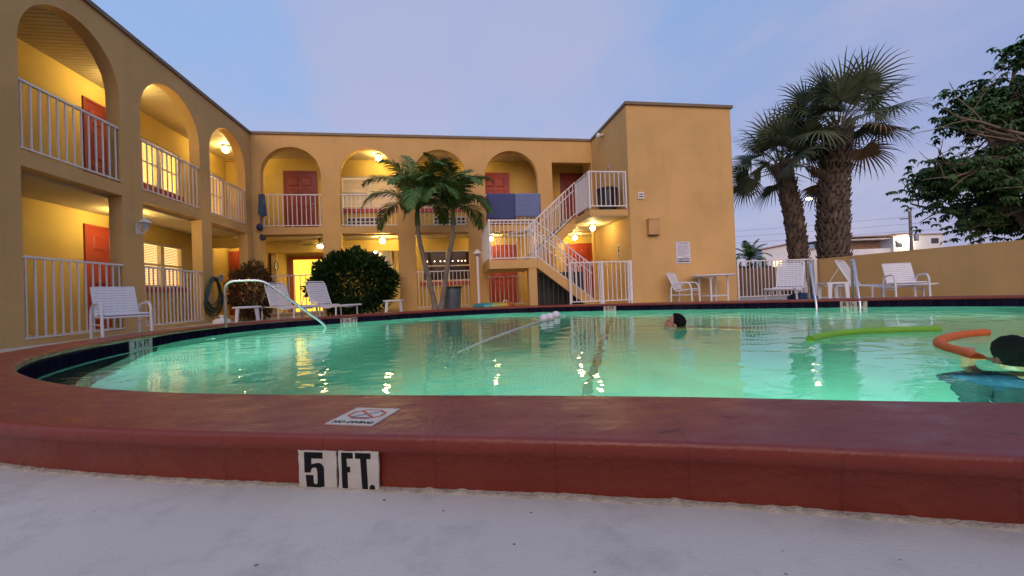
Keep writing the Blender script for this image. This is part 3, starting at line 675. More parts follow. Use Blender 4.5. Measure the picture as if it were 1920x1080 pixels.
# ------------------------------------------------------------------ lamps
def ceiling_lamp(loc, label, mtl=LAMPGLASS, r=.085, drop=.0, group='lit globe ceiling lamps of the walkways'):
    t_ = thing('ceiling_lamp', label, 'lamp', loc, 0, group)
    MB().lathe([(0, 0), (.10, 0), (.115, -.02), (.10, -.035), (.05, -.045), (.05, -.06-drop)], seg=16).build('canopy', DARKM if mtl is LAMPGLASS else WHITE, t_)
    MB().ell((0, 0, -.055-r-drop), (r, r, r*.9), 14, 9).build('globe', mtl, t_)
    return t_
ceiling_lamp((-6.4, 9.35, Z2C), 'ceiling lamp hidden behind the nearest upper left arch, its glow on the yellow wall')
ceiling_lamp((-6.36, 13.0, Z2C), 'glowing ceiling lamp in the last upper arch of the left wing')
ceiling_lamp((-2.10, 13.55, Z2C), 'glowing ceiling lamp in the upper arch left of the twin palm')
ceiling_lamp((1.03, 13.6, Z2C), 'ceiling lamp tucked beside the upper arch with the blue towels', LAMPGLASS2)
ceiling_lamp((-6.40, 9.22, Z1C), 'ceiling lamp of the left ground-floor walkway behind the first pier')
ceiling_lamp((-2.05, 13.45, Z1C), 'glowing ceiling lamp above the big dark bush')
ceiling_lamp((-6.6, 14.0, Z1C), 'small ceiling lamp lighting the end of the left corridor', LAMPGLASS, .05)
ceiling_lamp((4.38, 11.60, 2.44), 'front glowing lamp under the upper stair landing', LAMPGLASS, .075)
ceiling_lamp((4.45, 13.55, Z1C), 'rear glowing lamp in the passage behind the stairs', LAMPGLASS, .075)
ceiling_lamp((1.50, 13.55, Z1C), 'glowing ceiling lamp seen through the stair landing railing', LAMPGLASS, .07)
ceiling_lamp((-1.24, 13.75, Z1C), 'ceiling lamp above the dark ground-floor window', LAMPGLASS2, .06)  # added lamp, kept out of sight behind the pier
# hanging pair of bulbs in the lobby, ceiling fan with light
t_ = thing('pendant_lamp', 'pair of glowing pendant bulbs hanging in the lobby above the bush', 'lamp', (-2.45, 14.7, Z1C))
MB().tube([(0, 0, 0), (0, 0, -.2)], .008, 6).build('cord', DARKM, t_)
m = MB(); m.ell((.05, 0, -.17), .06, 12, 8); m.ell((-.04, 0, -.34), .06, 12, 8); m.build('globe', LAMPGLASS2, t_)
t_ = thing('ceiling_fan', 'dark ceiling fan with a small light hanging in the lobby bay', 'ceiling fan', (-4.03, 13.72, Z1C))
MB().lathe([(0, 0), (.06, 0), (.06, -.03), (.02, -.05), (.02, -.12), (.09, -.13), (.09, -.19), (0, -.2)], seg=14).build('motor', DARKM, t_)
for k in range(5):
    a = 2*pi*k/5+.3; m = MB(); m.obox((.36*cos(a), .36*sin(a), -.16), (.26*cos(a), .26*sin(a), 0), (-.06*sin(a), .06*cos(a), .01), (0, 0, .004)); m.build('blade', mat('fan_blade_wood', (.10, .055, .03), .5) if k == 0 else MATS['fan_blade_wood'], t_)
t2 = MB().ell((0, 0, -.25), (.09, .09, .06), 12, 8).build('light_bowl', LAMPGLASS2, t_)
# small glowing beads before the pane, standing for lamps reflected in it
t_ = thing('string_lights', 'row of small warm bulbs strung inside the dark ground-floor window', 'string lights', (-.8, YI+.035, 1.66))
MB().tube([(0, 0, 0), (.8, 0, -.02), (1.6, 0, 0)], .004, 5).build('wire', DARKM, t_)
for x in (.02, .11, .36, .56, .70, .98, 1.18, 1.30, 1.42): 
    MB().ell((x, -.01, -.025), (.019, .015, .019), 8, 6).build('bulb', emat('string_bulb', (1, .66, .34), 7.) if 'string_bulb' not in MATS else MATS['string_bulb'], t_)
w3.data  # window keeps its own glass

# ------------------------------------------------------------------ fittings on the walls
t_ = thing('wall_lantern', 'unlit white carriage lantern on the second pier of the left wing', 'lantern', (XL, 8.50, 1.97))
m = MB(); m.box(0, .02, -.05, .05, -.14, .06); m.tube(crom([(.02, 0, -.1), (.09, 0, -.13), (.13, 0, -.05)], 6), .012, 7); m.build('bracket', WHITE, t_)
m = MB(); m.lathe([(0, .16), (.02, .14), (.10, .085), (.105, .07), (.07, .065)], (.13, 0, 0), 6, False); m.lathe([(.05, -.06), (.055, -.05), (.04, -.07), (0, -.09)], (.13, 0, 0), 6, False); m.build('cap', WHITE, t_)
MB().lathe([(.05, -.05), (.068, .065)], (.13, 0, 0), 6, False).build('lantern_glass', mat('frosted_glass', (.42, .42, .40), .25), t_)
t_ = thing('floodlight', 'white twin-head floodlight high on the tower side wall', 'floodlight', (4.968, 11.93, 5.28))
MB().lathe([(0, -.05), (.05, -.05), (.05, 0), (0, 0)], seg=12, M=Matrix.Rotation(radians(90), 3, 'Y')).build('base', WHITE, t_)
for sy in (-1, 1):
    M = Matrix.Rotation(radians(-90), 3, 'Y') @ Matrix.Rotation(radians(30*sy), 3, 'X')
    MB().lathe([(0, 0), (.03, 0), (.04, .06), (.075, .12), (.075, .16), (.06, .15), (0, .145)], (-.05, .06*sy, -.01), 14, M=M).build('lamp_head', WHITE, t_)
t_ = thing('exit_sign_plate', 'tiny red and white plate on the tower side wall above the upper landing', 'sign', (4.966, 11.62, 4.20))
MB().box(-.008, .0, -.06, .06, -.08, .08).build('plate', WHITE, t_); m = MB(); m.tube([(-.012, .035*cos(a*pi/6), .03+.035*sin(a*pi/6)) for a in range(13)], .009, 6); m.box(-.012, -.0085, -.05, .05, -.075, -.05); m.build('red_mark', REDP, t_)
t_ = thing('electrical_box', 'small ochre metal box on the front of the tower', 'box', (5.60, 10.295, 1.90))
m = MB(); m.box(-.16, .16, -.13, 0, 0, .42); m.box(-.165, .165, -.14, 0, .421, .44); m.build('housing', mat('faded_ochre_metal', (.57, .335, .13), .6, .2, 5), t_); MB().box(-.14, .14, -.10, -.01, -.02, -.002).build('underside', DARKM, t_)
t_ = thing('vent_cap', 'small white double-slot vent on the tower front', 'vent', (5.30, 10.297, 2.99))
MB().box(-.085, .085, -.03, 0, -.09, .09).build('cover', WHITE, t_); m = MB(); m.box(-.06, .06, -.034, -.031, .02, .045); m.box(-.06, .06, -.034, -.031, -.045, -.02); m.build('slots', BLACKP, t_)
# pool rules sign
t_ = thing('rules_sign', 'white pool rules notice on the tower front above the patio table', 'sign', (6.49, 10.296, 1.40))
MB().box(-.215, .215, -.012, 0, -.30, .30).build('board', mat('white_sign_board', (.66, .64, .70), .45, .05, 10), t_)
Mx = lambda x, z, y=-.014: frame_m((x, y, z), (1, 0, 0), (0, 0, 1))
m = text_mb('POOL RULES', .052, Mx(0, .255), .001, .0014)
rl = random.Random(3)
for k, z in enumerate([.20, .165, .13, .095, .06, .03, -.005, -.04, -.075]):
    x = -.17; end = .17 - (rl.random()*.12 if k % 3 == 2 else 0)
    while x < end:
        w = .02+rl.random()*.04; w = min(w, end-x)
        m.box(x, x+w, -.0145, -.0132, z-.006, z+.006); x += w+.012
m.box(-.02, .16, -.0145, -.0132, -.135, -.122)
m.build('lettering', mat('grey_print', (.24, .22, .27), .6), t_)
MB().box(-.185, .185, -.0145, -.0125, -.27, -.165).build('panel', TXTB, t_)
text_mb('NO DIVING', .082, Mx(0, -.217, -.0165), .001, .0018).build('white_lettering', mat('white_print', (.74, .72, .76), .5), t_)
t_ = thing('restroom_sign', 'small white figure sign on the lit wall under the upper landing', 'sign', (4.966, 11.10, 1.56))
M = frame_m((-.006, 0, 0), (0, -1, 0), (0, 0, 1))
m = MB(); m.prism([(-.1, -.22), (.1, -.22), (.1, .12)] + [(.1*cos(a*pi/8), .12+.1*sin(a*pi/8)) for a in range(1, 8)] + [(-.1, .12)], (0, 0, -.006), (1, 0, 0), (0, 1, 0), (0, 0, .008)); m.xf(M); m.build('plate', CREAM, t_)
m = MB(); m.prism([(.036*cos(a*pi/8), .11+.036*sin(a*pi/8)) for a in range(16)], (0, 0, .003), (1, 0, 0), (0, 1, 0), (0, 0, .002))
m.prism([(-.035, .065), (.035, .065), (.03, -.06), (-.03, -.06)], (0, 0, .003), (1, 0, 0), (0, 1, 0), (0, 0, .002))
for z in (-.12, -.15, -.19): m.box(-.06, .06, z, z+.014, .003, .005)
m.xf(M); m.build('figure', TXT, t_)
t_ = thing('wall_clock', 'round white wall clock with a black rim in the lobby', 'clock', (-5.598, 14.28, 1.62))
R90 = Matrix.Rotation(radians(90), 3, 'Y')
MB().lathe([(.13, 0), (.15, .005), (.155, .02), (.145, .035), (.132, .03)], seg=24, M=R90).build('rim', BLACKP, t_)
MB().lathe([(0, .012), (.135, .012)], seg=24, M=R90).build('face', WHITE, t_)
m = MB(); m.obox((.018, .0, .04), (.001, 0, 0), (0, .006, 0), (0, 0, .05)); m.obox((.018, .03, -.01), (.001, 0, 0), (0, .035, -.012), (0, .003, .007)); m.build('hands', TXT, t_)

# ------------------------------------------------------------------ depth markers on the coping
def cpt(x, y):
    i = min(range(NC), key=lambda k: (curve[k].x-x)**2+(curve[k].y-y)**2); return i
# near kerb: two painted tiles "5" and "FT."
pa = Vector((-.92, 1.330, 0)); 
def kerb_frame(xm):
    i = min(range(NC), key=lambda k: abs(curve[k].x-xm)+(10 if curve[k].y > 3 else 0)); n = nrm[i]; 
    tx = Vector((n.y, -n.x, 0)); 
    if tx.x < 0: tx = -tx
    return Vector((curve[i].x, curve[i].y, 0)), tx, Vector((-n.x, -n.y, 0))
i0 = min(range(NC), key=lambda k: abs(curve[k].x+.30)+(10 if curve[k].y > 3 else 0)); j0 = (i0+1) % NC if curve[(i0+1) % NC].x < curve[i0].x else i0-1
tv = (curve[i0]-curve[j0]).normalized(); tv = tv if tv.x > 0 else -tv
P = curve[i0]+tv*(-.302-curve[i0].x)/tv.x; nn = Vector((tv.y, -tv.x))
mk = thing('depth_marker', 'white tiles reading 5 FT. on the near red kerb', 'depth marker', (P.x+nn.x*.0045, P.y+nn.y*.0045, 0), math.atan2(tv.y, tv.x))
def rough_edge(x0, x1, z0, z1, seed):
    r_ = random.Random(seed); pts = []
    def seg(a, b_, n, amp):
        for k in range(n):
            t = k/n; pts.append((a[0]+(b_[0]-a[0])*t+r_.uniform(-amp, amp), a[1]+(b_[1]-a[1])*t+r_.uniform(-amp, amp)))
    seg((x0, z0), (x1, z0), 12, .0018); seg((x1, z0), (x1, z1), 10, .0012); seg((x1, z1), (x0, z1), 14, .0016); seg((x0, z1), (x0, z0), 10, .0014); return pts
X3 = ((1, 0, 0), (0, 0, 1))
m = MB(); m.prism(rough_edge(-.112, -.003, -.002, .0975, 1), (0, .004, 0), (1, 0, 0), (0, 0, 1), (0, -.006, 0)); m.build('tile', TILEW, mk)
m = MB(); m.prism(rough_edge(.003, .115, -.004, .0985, 2), (0, .004, 0), (1, 0, 0), (0, 0, 1), (0, -.006, 0)); m.build('tile', TILEW, mk)
def arcp(cx, cy, rx, ry, a0, a1, n): return [(cx+rx*cos(radians(a0+(a1-a0)*k/n)), cy+ry*sin(radians(a0+(a1-a0)*k/n))) for k in range(n+1)]
five = ([(-.0945, .0935), (-.0945, .0400), (-.0775, .0400)] + arcp(-.0655, .0425, .0115, .0115, 150, 60, 4) + [(-.0575, .044), (-.0575, .0165)] + arcp(-.0635, .0155, .006, .0065, 0, -180, 6)
        + [(-.0695, .033), (-.0915, .033), (-.0895, .004), (-.0860, .0015), (-.042, .0015), (-.0385, .005), (-.0385, .049)] + arcp(-.055, .0505, .0165, .0155, 0, 110, 6) + [(-.0745, .0615), (-.0745, .0775), (-.0415, .0775), (-.0415, .0935)])
def solid(poly, m):
    # triangulate a concave outline and give it 1 mm thickness
    n = len(poly); tri = [tuple(t_) for t_ in __import__('mathutils').geometry.tessellate_polygon([[Vector((x, y, 0)) for x, y in poly]])]
    m.add([(x, -.0032, y) for x, y in poly], tri); m.add([(x, -.002, y) for x, y in poly]+[(x, -.0032, y) for x, y in poly], [(i, (i+1) % n, n+(i+1) % n, n+i) for i in range(n)])
m = MB(); solid(five, m)
solid([(.0125, .0945), (.0130, .001), (.0285, .001), (.0280, .044), (.036, .044), (.036, .058), (.0275, .058), (.0265, .080), (.0445, .080), (.0445, .0945)], m)
solid([(.0515, .0945), (.0515, .080), (.0655, .080), (.069, -.001), (.0845, -.001), (.0825, .080), (.094, .080), (.094, .0945)], m)
solid(arcp(.0965, .006, .0075, .0075, 0, 336, 14), m)
m.build('lettering', TXT, mk)
# NO DIVING tile on top of the coping
e1 = Vector((.14, -.055, 0)).normalized(); e2 = Vector((-e1.y, e1.x, 0))
nd = thing('no_diving_tile', 'white NO DIVING tile with a red crossed-out diver set in the near coping', 'sign tile', (-.262, 1.262, .1415), math.atan2(e1.y, e1.x))
MB().box(-.075, .075, -.078, .078, -.004, .0022).build('tile', TILEW, nd)
octo = [(cos(radians(22.5+45*k)), sin(radians(22.5+45*k))) for k in range(8)]
m = MB(); 
for k in range(8):
    a, b_ = octo[k], octo[(k+1) % 8]; q = lambda p, r: (p[0]*r*1.05, p[1]*r*.84+.016, .0026)
    m.quad(q(a, .058), q(b_, .058), q(b_, .049), q(a, .049))
m.add([(-.041, .046, .0030), (-.033, .050, .0030), (.041, -.013, .0030), (.034, -.018, .0030)], [(0, 3, 2, 1)]); m.build('red_ring', REDP, nd)
m = MB(); m.add([(-.036, -.012, .0027), (-.030, -.016, .0027), (.030, .036, .0027), (.024, .041, .0027)], [(0, 1, 2, 3)]); m.prism([(.034+.006*cos(a*pi/5), .043+.006*sin(a*pi/5)) for a in range(10)], (0, 0, .0024), (1, 0, 0), (0, 1, 0), (0, 0, .0003))
for dy in (-.022, -.027): m.box(-.03, .03, dy+.006, dy+.0085, .0024, .0027)
m.build('diver', mat('blue_print', (.06, .08, .16), .5), nd)
text_mb('NO DIVING', .0245, frame_m((0, -.060, .0028), (1, 0, 0), (0, 1, 0)), .0002, .0007, .12).build('lettering', TXT, nd)
# depth markers on the inner waterline
def inner_marker(x, y, txt, w, label):
    i = cpt(x, y); n = nrm[i]; q = curve[i]+n*.405; tx = Vector((-n.y, n.x))
    # reader stands in the pool looking at the tile: text runs to the reader's right
    tx = Vector((n.y, -n.x)); tx = -tx
    t_ = thing('depth_marker', label, 'depth marker', (q.x+n.x*.006, q.y+n.y*.006, ctop(q.y)-.11), math.atan2(tx.y, tx.x))
    for k in range(3): MB().box(-w/2+w*k/3+.003, -w/2+w*(k+1)/3-.003, -.004, .01, -.062, .056).build('tile', TILEW, t_)
    text_mb(txt, .115, frame_m((0, -.0065, 0), (1, 0, 0), (0, 0, 1)), .001, .002).build('lettering', TXT, t_)
inner_marker(-4.25, 5.72, '3 ½ FT', .50, 'small 3½ FT depth tiles below the white armchair')
inner_marker(-2.38, 9.62, '3 ½ FT', .36, 'small 3½ FT depth tiles below the two left loungers')
inner_marker(4.02, 9.55, '5 FT', .30, 'small 5 FT depth tile at the far edge below the pool gate')
inner_marker(7.93, 7.0, '8 ½ FT', .42, 'small 8½ FT depth tiles between the two ladder rails')

# ------------------------------------------------------------------ furniture
def make_chair(label, loc, rz, sc):
    t_ = thing('patio_chair', label, 'chair', loc, rz, 'white strap patio chairs', sc)
    w = .30
    for s_ in (-1, 1):
        MB().tube(fillet([(s_*w, .27, 0), (s_*w, .25, .56), (s_*w, -.27, .60), (s_*w, -.30, 0)], .17, 8), .021, 8).build('arm', WHITEP, t_)
    m = MB()
    for s_ in (-1, 1):
        m.tube(fillet([(s_*.265, -.26, .405), (s_*.265, .16, .35), (s_*.265, .37, .86)], .10, 6), .016, 7)
        m.tube([(s_*w, .26, .25), (s_*w, -.285, .25)], .012, 6)
    m.tube([(-.265, -.26, .405), (.265, -.26, .405)], .016, 7); m.tube([(-.265, .37, .86), (.265, .37, .86)], .016, 7); m.tube([(-w, -.28, .36), (w, -.28, .36)], .013, 7); m.tube([(-w, .255, .40), (w, .255, .40)], .013, 7)
    m.build('frame', WHITEP, t_)
    a = Vector((0, -.25, .408)); b_ = Vector((0, .13, .358)); d = b_-a
    def slats(p, q, n, nm):
        m = MB(); d = (q-p)/n; u = d.normalized(); nv = Vector((1, 0, 0)).cross(u)
        for i in range(n):
            c = p+d*(i+.5); m.obox(c+nv*.012, (.272, 0, 0), u*(d.length*.5-.0035), nv*.004)
        m.build(nm, WHITEP, t_)
    slats(a, b_, 8, 'seat'); slats(Vector((0, .175, .40)), Vector((0, .362, .845)), 10, 'backrest')
    return t_
def make_chaise(label, loc, rz, sc):
    t_ = thing('pool_lounger', label, 'sun lounger', loc, rz, 'white strap pool loungers', sc)
    m = MB(); w = .30
    for s_ in (-1, 1):
        m.tube(fillet([(s_*w, .55, .36), (s_*w, -.35, .345), (s_*w, -.75, .27), (s_*w, -1.15, .33), (s_*w*.9, -1.42, .34)], .18, 6), .018, 8)
        m.tube(fillet([(s_*w*.93, .0, .35), (s_*w*.93, .30, .95), (s_*w*.8, .335, 1.02)], .08, 5), .018, 8)
        m.tube([(s_*w*.93, .26, .82), (s_*w, .52, .37)], .010, 6)
    m.tube(fillet([(w*.9, -1.40, .34), (w*.55, -1.47, .345), (-w*.55, -1.47, .345), (-w*.9, -1.40, .34)], .1, 6), .018, 8); m.tube([(-w*.82, .335, 1.02), (w*.82, .335, 1.02)], .018, 8); m.tube([(-w, .55, .36), (w, .55, .36)], .016, 8)
    m.build('frame', WHITEP, t_)
    for y in (.45, -.42, -1.18):
        for s_ in (-1, 1): MB().tube([(s_*(w+.01), y, 0), (s_*w, y, .345)], .021, 8).build('leg', WHITEP, t_)
    m = MB(); path = crom([(0, -.02, .36), (0, -.35, .352), (0, -.75, .285), (0, -1.15, .34), (0, -1.40, .352)], 8); L = len(path)
    n = 17
    for i in range(n):
        f = (i+.5)/n*(L-1); k = int(f); c = path[k].lerp(path[min(L-1, k+1)], f-k); u = (path[min(L-1, k+1)]-path[k]).normalized(); m.obox(c+Vector((0, 0, .012)), (.295, 0, 0), u*.0375, Vector((0, -u.z, u.y))*.004)
    m.build('seat', WHITEP, t_)
    m = MB(); p = Vector((0, .02, .385)); q = Vector((0, .315, .985)); n = 12; d = (q-p)/n; u = d.normalized(); nv = Vector((1, 0, 0)).cross(u)
    for i in range(n):
        ww = .275-.022*max(0, i-n+3); m.obox(p+d*(i+.5)+nv*.012, (ww, 0, 0), u*(d.length*.5-.005), nv*.004)
    m.build('backrest', WHITEP, t_)
    return t_
R = radians
c0 = make_chair('white strap armchair by the left wing railing, nearest the camera', (-4.95, 7.0, 0), R(50), .92)
dup(c0, (6.15, 9.75, 0), R(38), 'white strap armchair at the round patio table by the tower', .95)
dup(c0, (9.72, 7.22, 0), R(-30), 'white strap armchair against the right boundary wall', .92)
l0 = make_chaise('white strap lounger left of its twin, in front of the reddish croton', (-4.22, 11.05, 0), R(48), .92)
dup(l0, (-3.22, 10.95, 0), R(46), 'white strap lounger beside the big green bush', .92)
dup(l0, (8.15, 8.55, 0), R(-52), 'white strap lounger in front of the white picket fence', .95)
dup(l0, (9.75, 8.3, 0), R(22), 'white strap lounger between the side table and the right armchair', .93)
def stool(label, loc, rz, sc):
    t_ = thing('side_table', label, 'side table', loc, rz, 'white plastic side tables', sc)
    m = MB(); q = .20
    m.lathe([(0, .40), (q*1.25, .40), (q*1.32, .39), (q*1.32, .362), (q*1.25, .36), (0, .372)], seg=28); 
    m.build('table_top', WHITEP, t_)
    for sx in (-1, 1):
        for sy in (-1, 1):
            m = MB(); a = Vector((sx*.165, sy*.165, .362)); b_ = Vector((sx*.20, sy*.20, 0)); u = Vector((sx, sy, 0)).normalized(); v = Vector((-u.y, u.x, 0))
            for k, (wa, wb) in enumerate(((.04, .026),)):
                m.add([a-v*wa-u*.012, a+v*wa-u*.012, a+v*wa+u*.012, a-v*wa+u*.012, b_-v*wb-u*.01, b_+v*wb-u*.01, b_+v*wb+u*.01, b_-v*wb+u*.01], [(0,1,2,3),(7,6,5,4),(0,4,5,1),(1,5,6,2),(2,6,7,3),(3,7,4,0)])
            m.build('leg', WHITEP, t_)
    return t_
s0 = stool('white plastic side table left of the pool handrail post', (-4.12, 9.05, 0), R(25), .98)
dup(s0, (-1.40, 10.62, 0), R(10), 'white plastic side table right of the big bush', .98)
t_ = thing('side_table', 'boxy white side table behind the ladder next to the right lounger', 'side table', (8.98, 8.2, 0), R(-20), 'white plastic side tables')
MB().box(-.22, .22, -.22, .22, .39, .43).build('table_top', WHITEP, t_)
for sx in (-1, 1):
    for sy in (-1, 1): MB().prism([(0, 0), (.06, 0), (.09, .389), (0, .389)], (sx*.215, sy*.215-.02, 0), (-sx, 0, 0), (0, 0, 1), (0, .04, 0)).build('leg', WHITEP, t_)
t_ = thing('patio_table', 'round white patio table against the tower wall beside an armchair', 'table', (6.95, 9.70, 0))
MB().lathe([(0, .70), (.52, .70), (.55, .715), (.55, .735), (.52, .742), (0, .742)], seg=40).build('table_top', WHITEP, t_)
for k in range(4):
    a = pi/4+k*pi/2; MB().tube([(.34*cos(a), .34*sin(a), 0), (.34*cos(a), .34*sin(a), .70)], .026, 10).build('leg', WHITEP, t_)
m = MB()
for k in range(4):
    a = pi/4+k*pi/2; b_ = a+pi/2; m.tube([(.34*cos(a), .34*sin(a), .18), (.34*cos(b_), .34*sin(b_), .18)], .017, 8)
m.build('stretcher', WHITEP, t_)

# pool handrails
o = MB().tube(fillet([(-3.86, 7.72, .05), (-3.86, 7.72, .86), (-3.30, 7.85, .87), (-2.30, 8.05, -.02), (-2.12, 8.09, -.6)], .16, 8), .024, 12).build('pool_handrail', STEEL); tag(o, 'steel handrail sloping into the pool in front of the left loungers', 'handrail')
for (bx, by, wx, wy, lab) in ((7.62, 7.50, 7.20, 6.93, 'left steel grab rail of the far pool ladder'), (8.28, 7.12, 7.80, 6.58, 'right steel grab rail of the far pool ladder')):
    o = MB().tube(fillet([(bx, by, .03), (bx, by, .88), (bx+(wx-bx)*.30, by+(wy-by)*.30, .90), (wx, wy, -.05), (wx-.03, wy-.05, -1.1)], .16, 8), .026, 12).build('ladder_rail', STEEL); tag(o, lab, 'grab rail', 'steel grab rails of the far pool ladder')

# hose on a reel
t_ = thing('garden_hose', 'dark green coiled garden hose hanging on the left wing pier', 'hose', (XL, 10.74, 0))
m = MB(); rh = random.Random(5)
for k in range(9):
    x = .05+.012*(k % 4); rx = .24+.018*k+rh.uniform(-.012, .012); top = 1.12-.01*k; bot = .42-.035*k+rh.uniform(-.03, .03)
    pts = [(x+.02*sin(a), .04+rx*cos(a)*(.82 if sin(a) > 0 else 1.0+.15*rh.random()), (top+bot)/2+(top-bot)/2*sin(a)) for a in [pi/2+2*pi*j/20 for j in range(21)]]
    m.tube(pts, .013, 7, False)
m.build('hose', mat('green_hose_rubber', (.010, .055, .045), .4, .3, 10), t_)
MB().lathe([(0, 0), (.03, 0), (.03, .16), (.09, .165), (.09, .18), (.06, .18), (.055, .13), (0, .13)], (0, .17, 1.10), 16, M=R90).build('hanger', GREY, t_)
# chlorine feeder and plate
t_ = thing('white_jug', 'squat white plastic jug with a knob cap on the deck below the hose', 'jug', (-4.62, 9.1, 0))
MB().lathe([(0, 0), (.15, 0), (.165, .02), (.165, .10), (.15, .135), (.09, .16), (.04, .165), (.035, .19)], seg=24).build('body', WHITEP, t_); MB().lathe([(.036, .185), (.042, .19), (.042, .225), (.036, .23), (0, .23)], seg=16).build('cap', WHITE, t_)
o = MB().lathe([(0, 0), (.16, 0), (.17, .02), (.15, .05), (.08, .075), (0, .08)], (-1.02, 10.95, .0), 24).build('floating_chlorinator_lid', mat('offwhite_plastic', (.52, .50, .48), .5)); o.name = 'plastic_lid'; tag(o, 'low white domed plastic lid on the deck near the twin palm', 'lid')
# grey bin
def bin_(name, loc, r, h, mtl, label):
    t_ = thing(name, label, 'bin', loc)
    MB().lathe([(0, .0), (r*.82, 0), (r*.84, .02), (r*.98, h*.86), (r*.98, h*.93), (r*.94, h*.93), (r*.80, .03), (0, .03)], seg=24).build('body', mtl, t_)
    MB().lathe([(r*.95, h*.92), (r*1.06, h*.93), (r*1.08, h*.96), (r*1.04, h), (r*.96, h), (r*.94, h*.93)], seg=24).build('rim', BLACKP if mtl is BLUEGREY else mtl, t_)
    return t_
bin_('trash_can', (.10, 11.75, 0), .27, .70, BLUEGREY, 'blue-grey trash can with a black liner beside the palm trunks')
bin_('trash_can', (4.62, 11.0, F2), .29, .72, BLACKP, 'black trash can standing on the upper stair landing')
# post lamp
t_ = thing('path_lamp', 'thin white path lamp post with a cone cap left of the stairs', 'lamp post', (.84, 11.3, 0))
MB().tube([(0, 0, 0), (0, 0, 1.52)], .038, 12).build('post', WHITE, t_); MB().lathe([(0, 1.72), (.03, 1.71), (.13, 1.60), (.135, 1.585), (.05, 1.58)], seg=18).build('cap', WHITE, t_); MB().lathe([(.05, 1.52), (.065, 1.53), (.065, 1.578), (.05, 1.579)], seg=16).build('lens', GREY, t_)
# inflatable float
t_ = thing('pool_float', 'rainbow inflatable pool float lying on the deck below the stair landing', 'pool float', (1.22, 10.98, 0), R(4))
fcols = [(.02, .22, .30), (.05, .36, .34), (.35, .45, .12), (.62, .40, .06), (.55, .12, .05)]
for k in range(5):
    M_ = mat('float_vinyl_%s' % ('teal', 'turquoise', 'lime', 'yellow', 'orange')[k], fcols[k], .3, .25, 30)
    a0 = math.acos(max(-1, min(1, 1-.4*k))); a1 = math.acos(max(-1, min(1, 1-.4*(k+1))))
    m = MB()
    for s_ in (-1, 1):
        m.tube([(-.50*cos(a0+(a1-a0)*j/8), s_*.30*sin(a0+(a1-a0)*j/8), .115) for j in range(9)], .088, 12)
    x0, x1 = -.50+.2*k, -.50+.2*(k+1); yy = lambda x: .28*sqrt(max(0, 1-(x/.5)**2))
    m.add([(x0, -yy(x0), .13), (x1, -yy(x1), .13), (x1, yy(x1), .13), (x0, yy(x0), .13)], [(0, 1, 2, 3)])
    m.build('air_chamber', M_, t_)
MB().lathe([(.33, .02), (.36, .0), (.38, .02), (.37, .05), (.34, .05)], (0, 0, 0), 26).xf(Matrix.Diagonal((1.75, 1.1, 1, 1))).build('rim', WHITEP, t_)
MB().tube(fillet([(.25, -.1, .18), (.25, -.1, .26), (.34, -.1, .26), (.34, -.1, .17)], .03), .014, 8).build('handle', WHITEP, t_)
# towels on the fourth railing
def towel(x0, x1, z1, z0, colA, colB, label, seed):
    m = MB(); nx, nz = 16, 14; r_ = random.Random(seed); ph = r_.random()*6
    vs = []
    for j in range(nz+1):
        t = j/nz; z = z1-(z1-z0)*t
        for i in range(nx+1):
            u = i/nx; x = x0+(x1-x0)*u; y = YB-.002-.018*sin(u*9+ph+t*1.5)*t-.012; sag = .012*sin(u*pi*2+ph)
            vs.append((x+.02*t*(u-.5), y, z+sag*t))
    for i in range(nx+1): pass
    m.add(vs, [(j*(nx+1)+i, j*(nx+1)+i+1, (j+1)*(nx+1)+i+1, (j+1)*(nx+1)+i) for j in range(nz) for i in range(nx)], True)
    m.add([(x0, YB-.014, z1), (x1, YB-.014, z1), (x1, YB+.09, z1+.012), (x0, YB+.09, z1+.012), (x1, YB+.10, z1-.45), (x0, YB+.10, z1-.45)], [(0,1,2,3),(3,2,4,5)], True)
    M_ = mat('striped_towel_%s' % ('navy' if seed == 1 else 'light'), colA, .9, .1, 30, .4, 160)
    t = M_.node_tree; b = t.nodes['Principled BSDF']; c = t.nodes.new('ShaderNodeTexCoord'); w = t.nodes.new('ShaderNodeTexWave'); w.bands_direction = 'Z'; w.inputs['Scale'].default_value = 7.5; w.inputs['Distortion'].default_value = 1.0; w.inputs['Detail'].default_value = 2
    t.links.new(c.outputs['Object'], w.inputs['Vector']); r = t.nodes.new('ShaderNodeMapRange'); r.inputs[1].default_value = .80; r.inputs[2].default_value = 1.25; t.links.new(w.outputs['Fac'], r.inputs[0])
    x = t.nodes.new('ShaderNodeMix'); x.data_type = 'RGBA'; x.inputs[6].default_value = (*colA, 1); x.inputs[7].default_value = (*colB, 1); t.links.new(r.outputs[0], x.inputs[0]); t.links.new(x.outputs[2], b.inputs['Base Color'])
    o = m.build('beach_towel', M_); sd = o.modifiers.new('thickness', 'SOLIDIFY'); sd.thickness = .006
    return tag(o, label, 'towel', 'blue towels over the upper railing')
towel(1.34, 2.26, 3.705, 2.86, (.05, .07, .20), (.16, .20, .40), 'darker navy striped towel draped over the upper railing', 1)
towel(2.27, 3.12, 3.712, 2.93, (.13, .18, .38), (.34, .40, .62), 'lighter blue striped towel draped over the upper railing', 2)
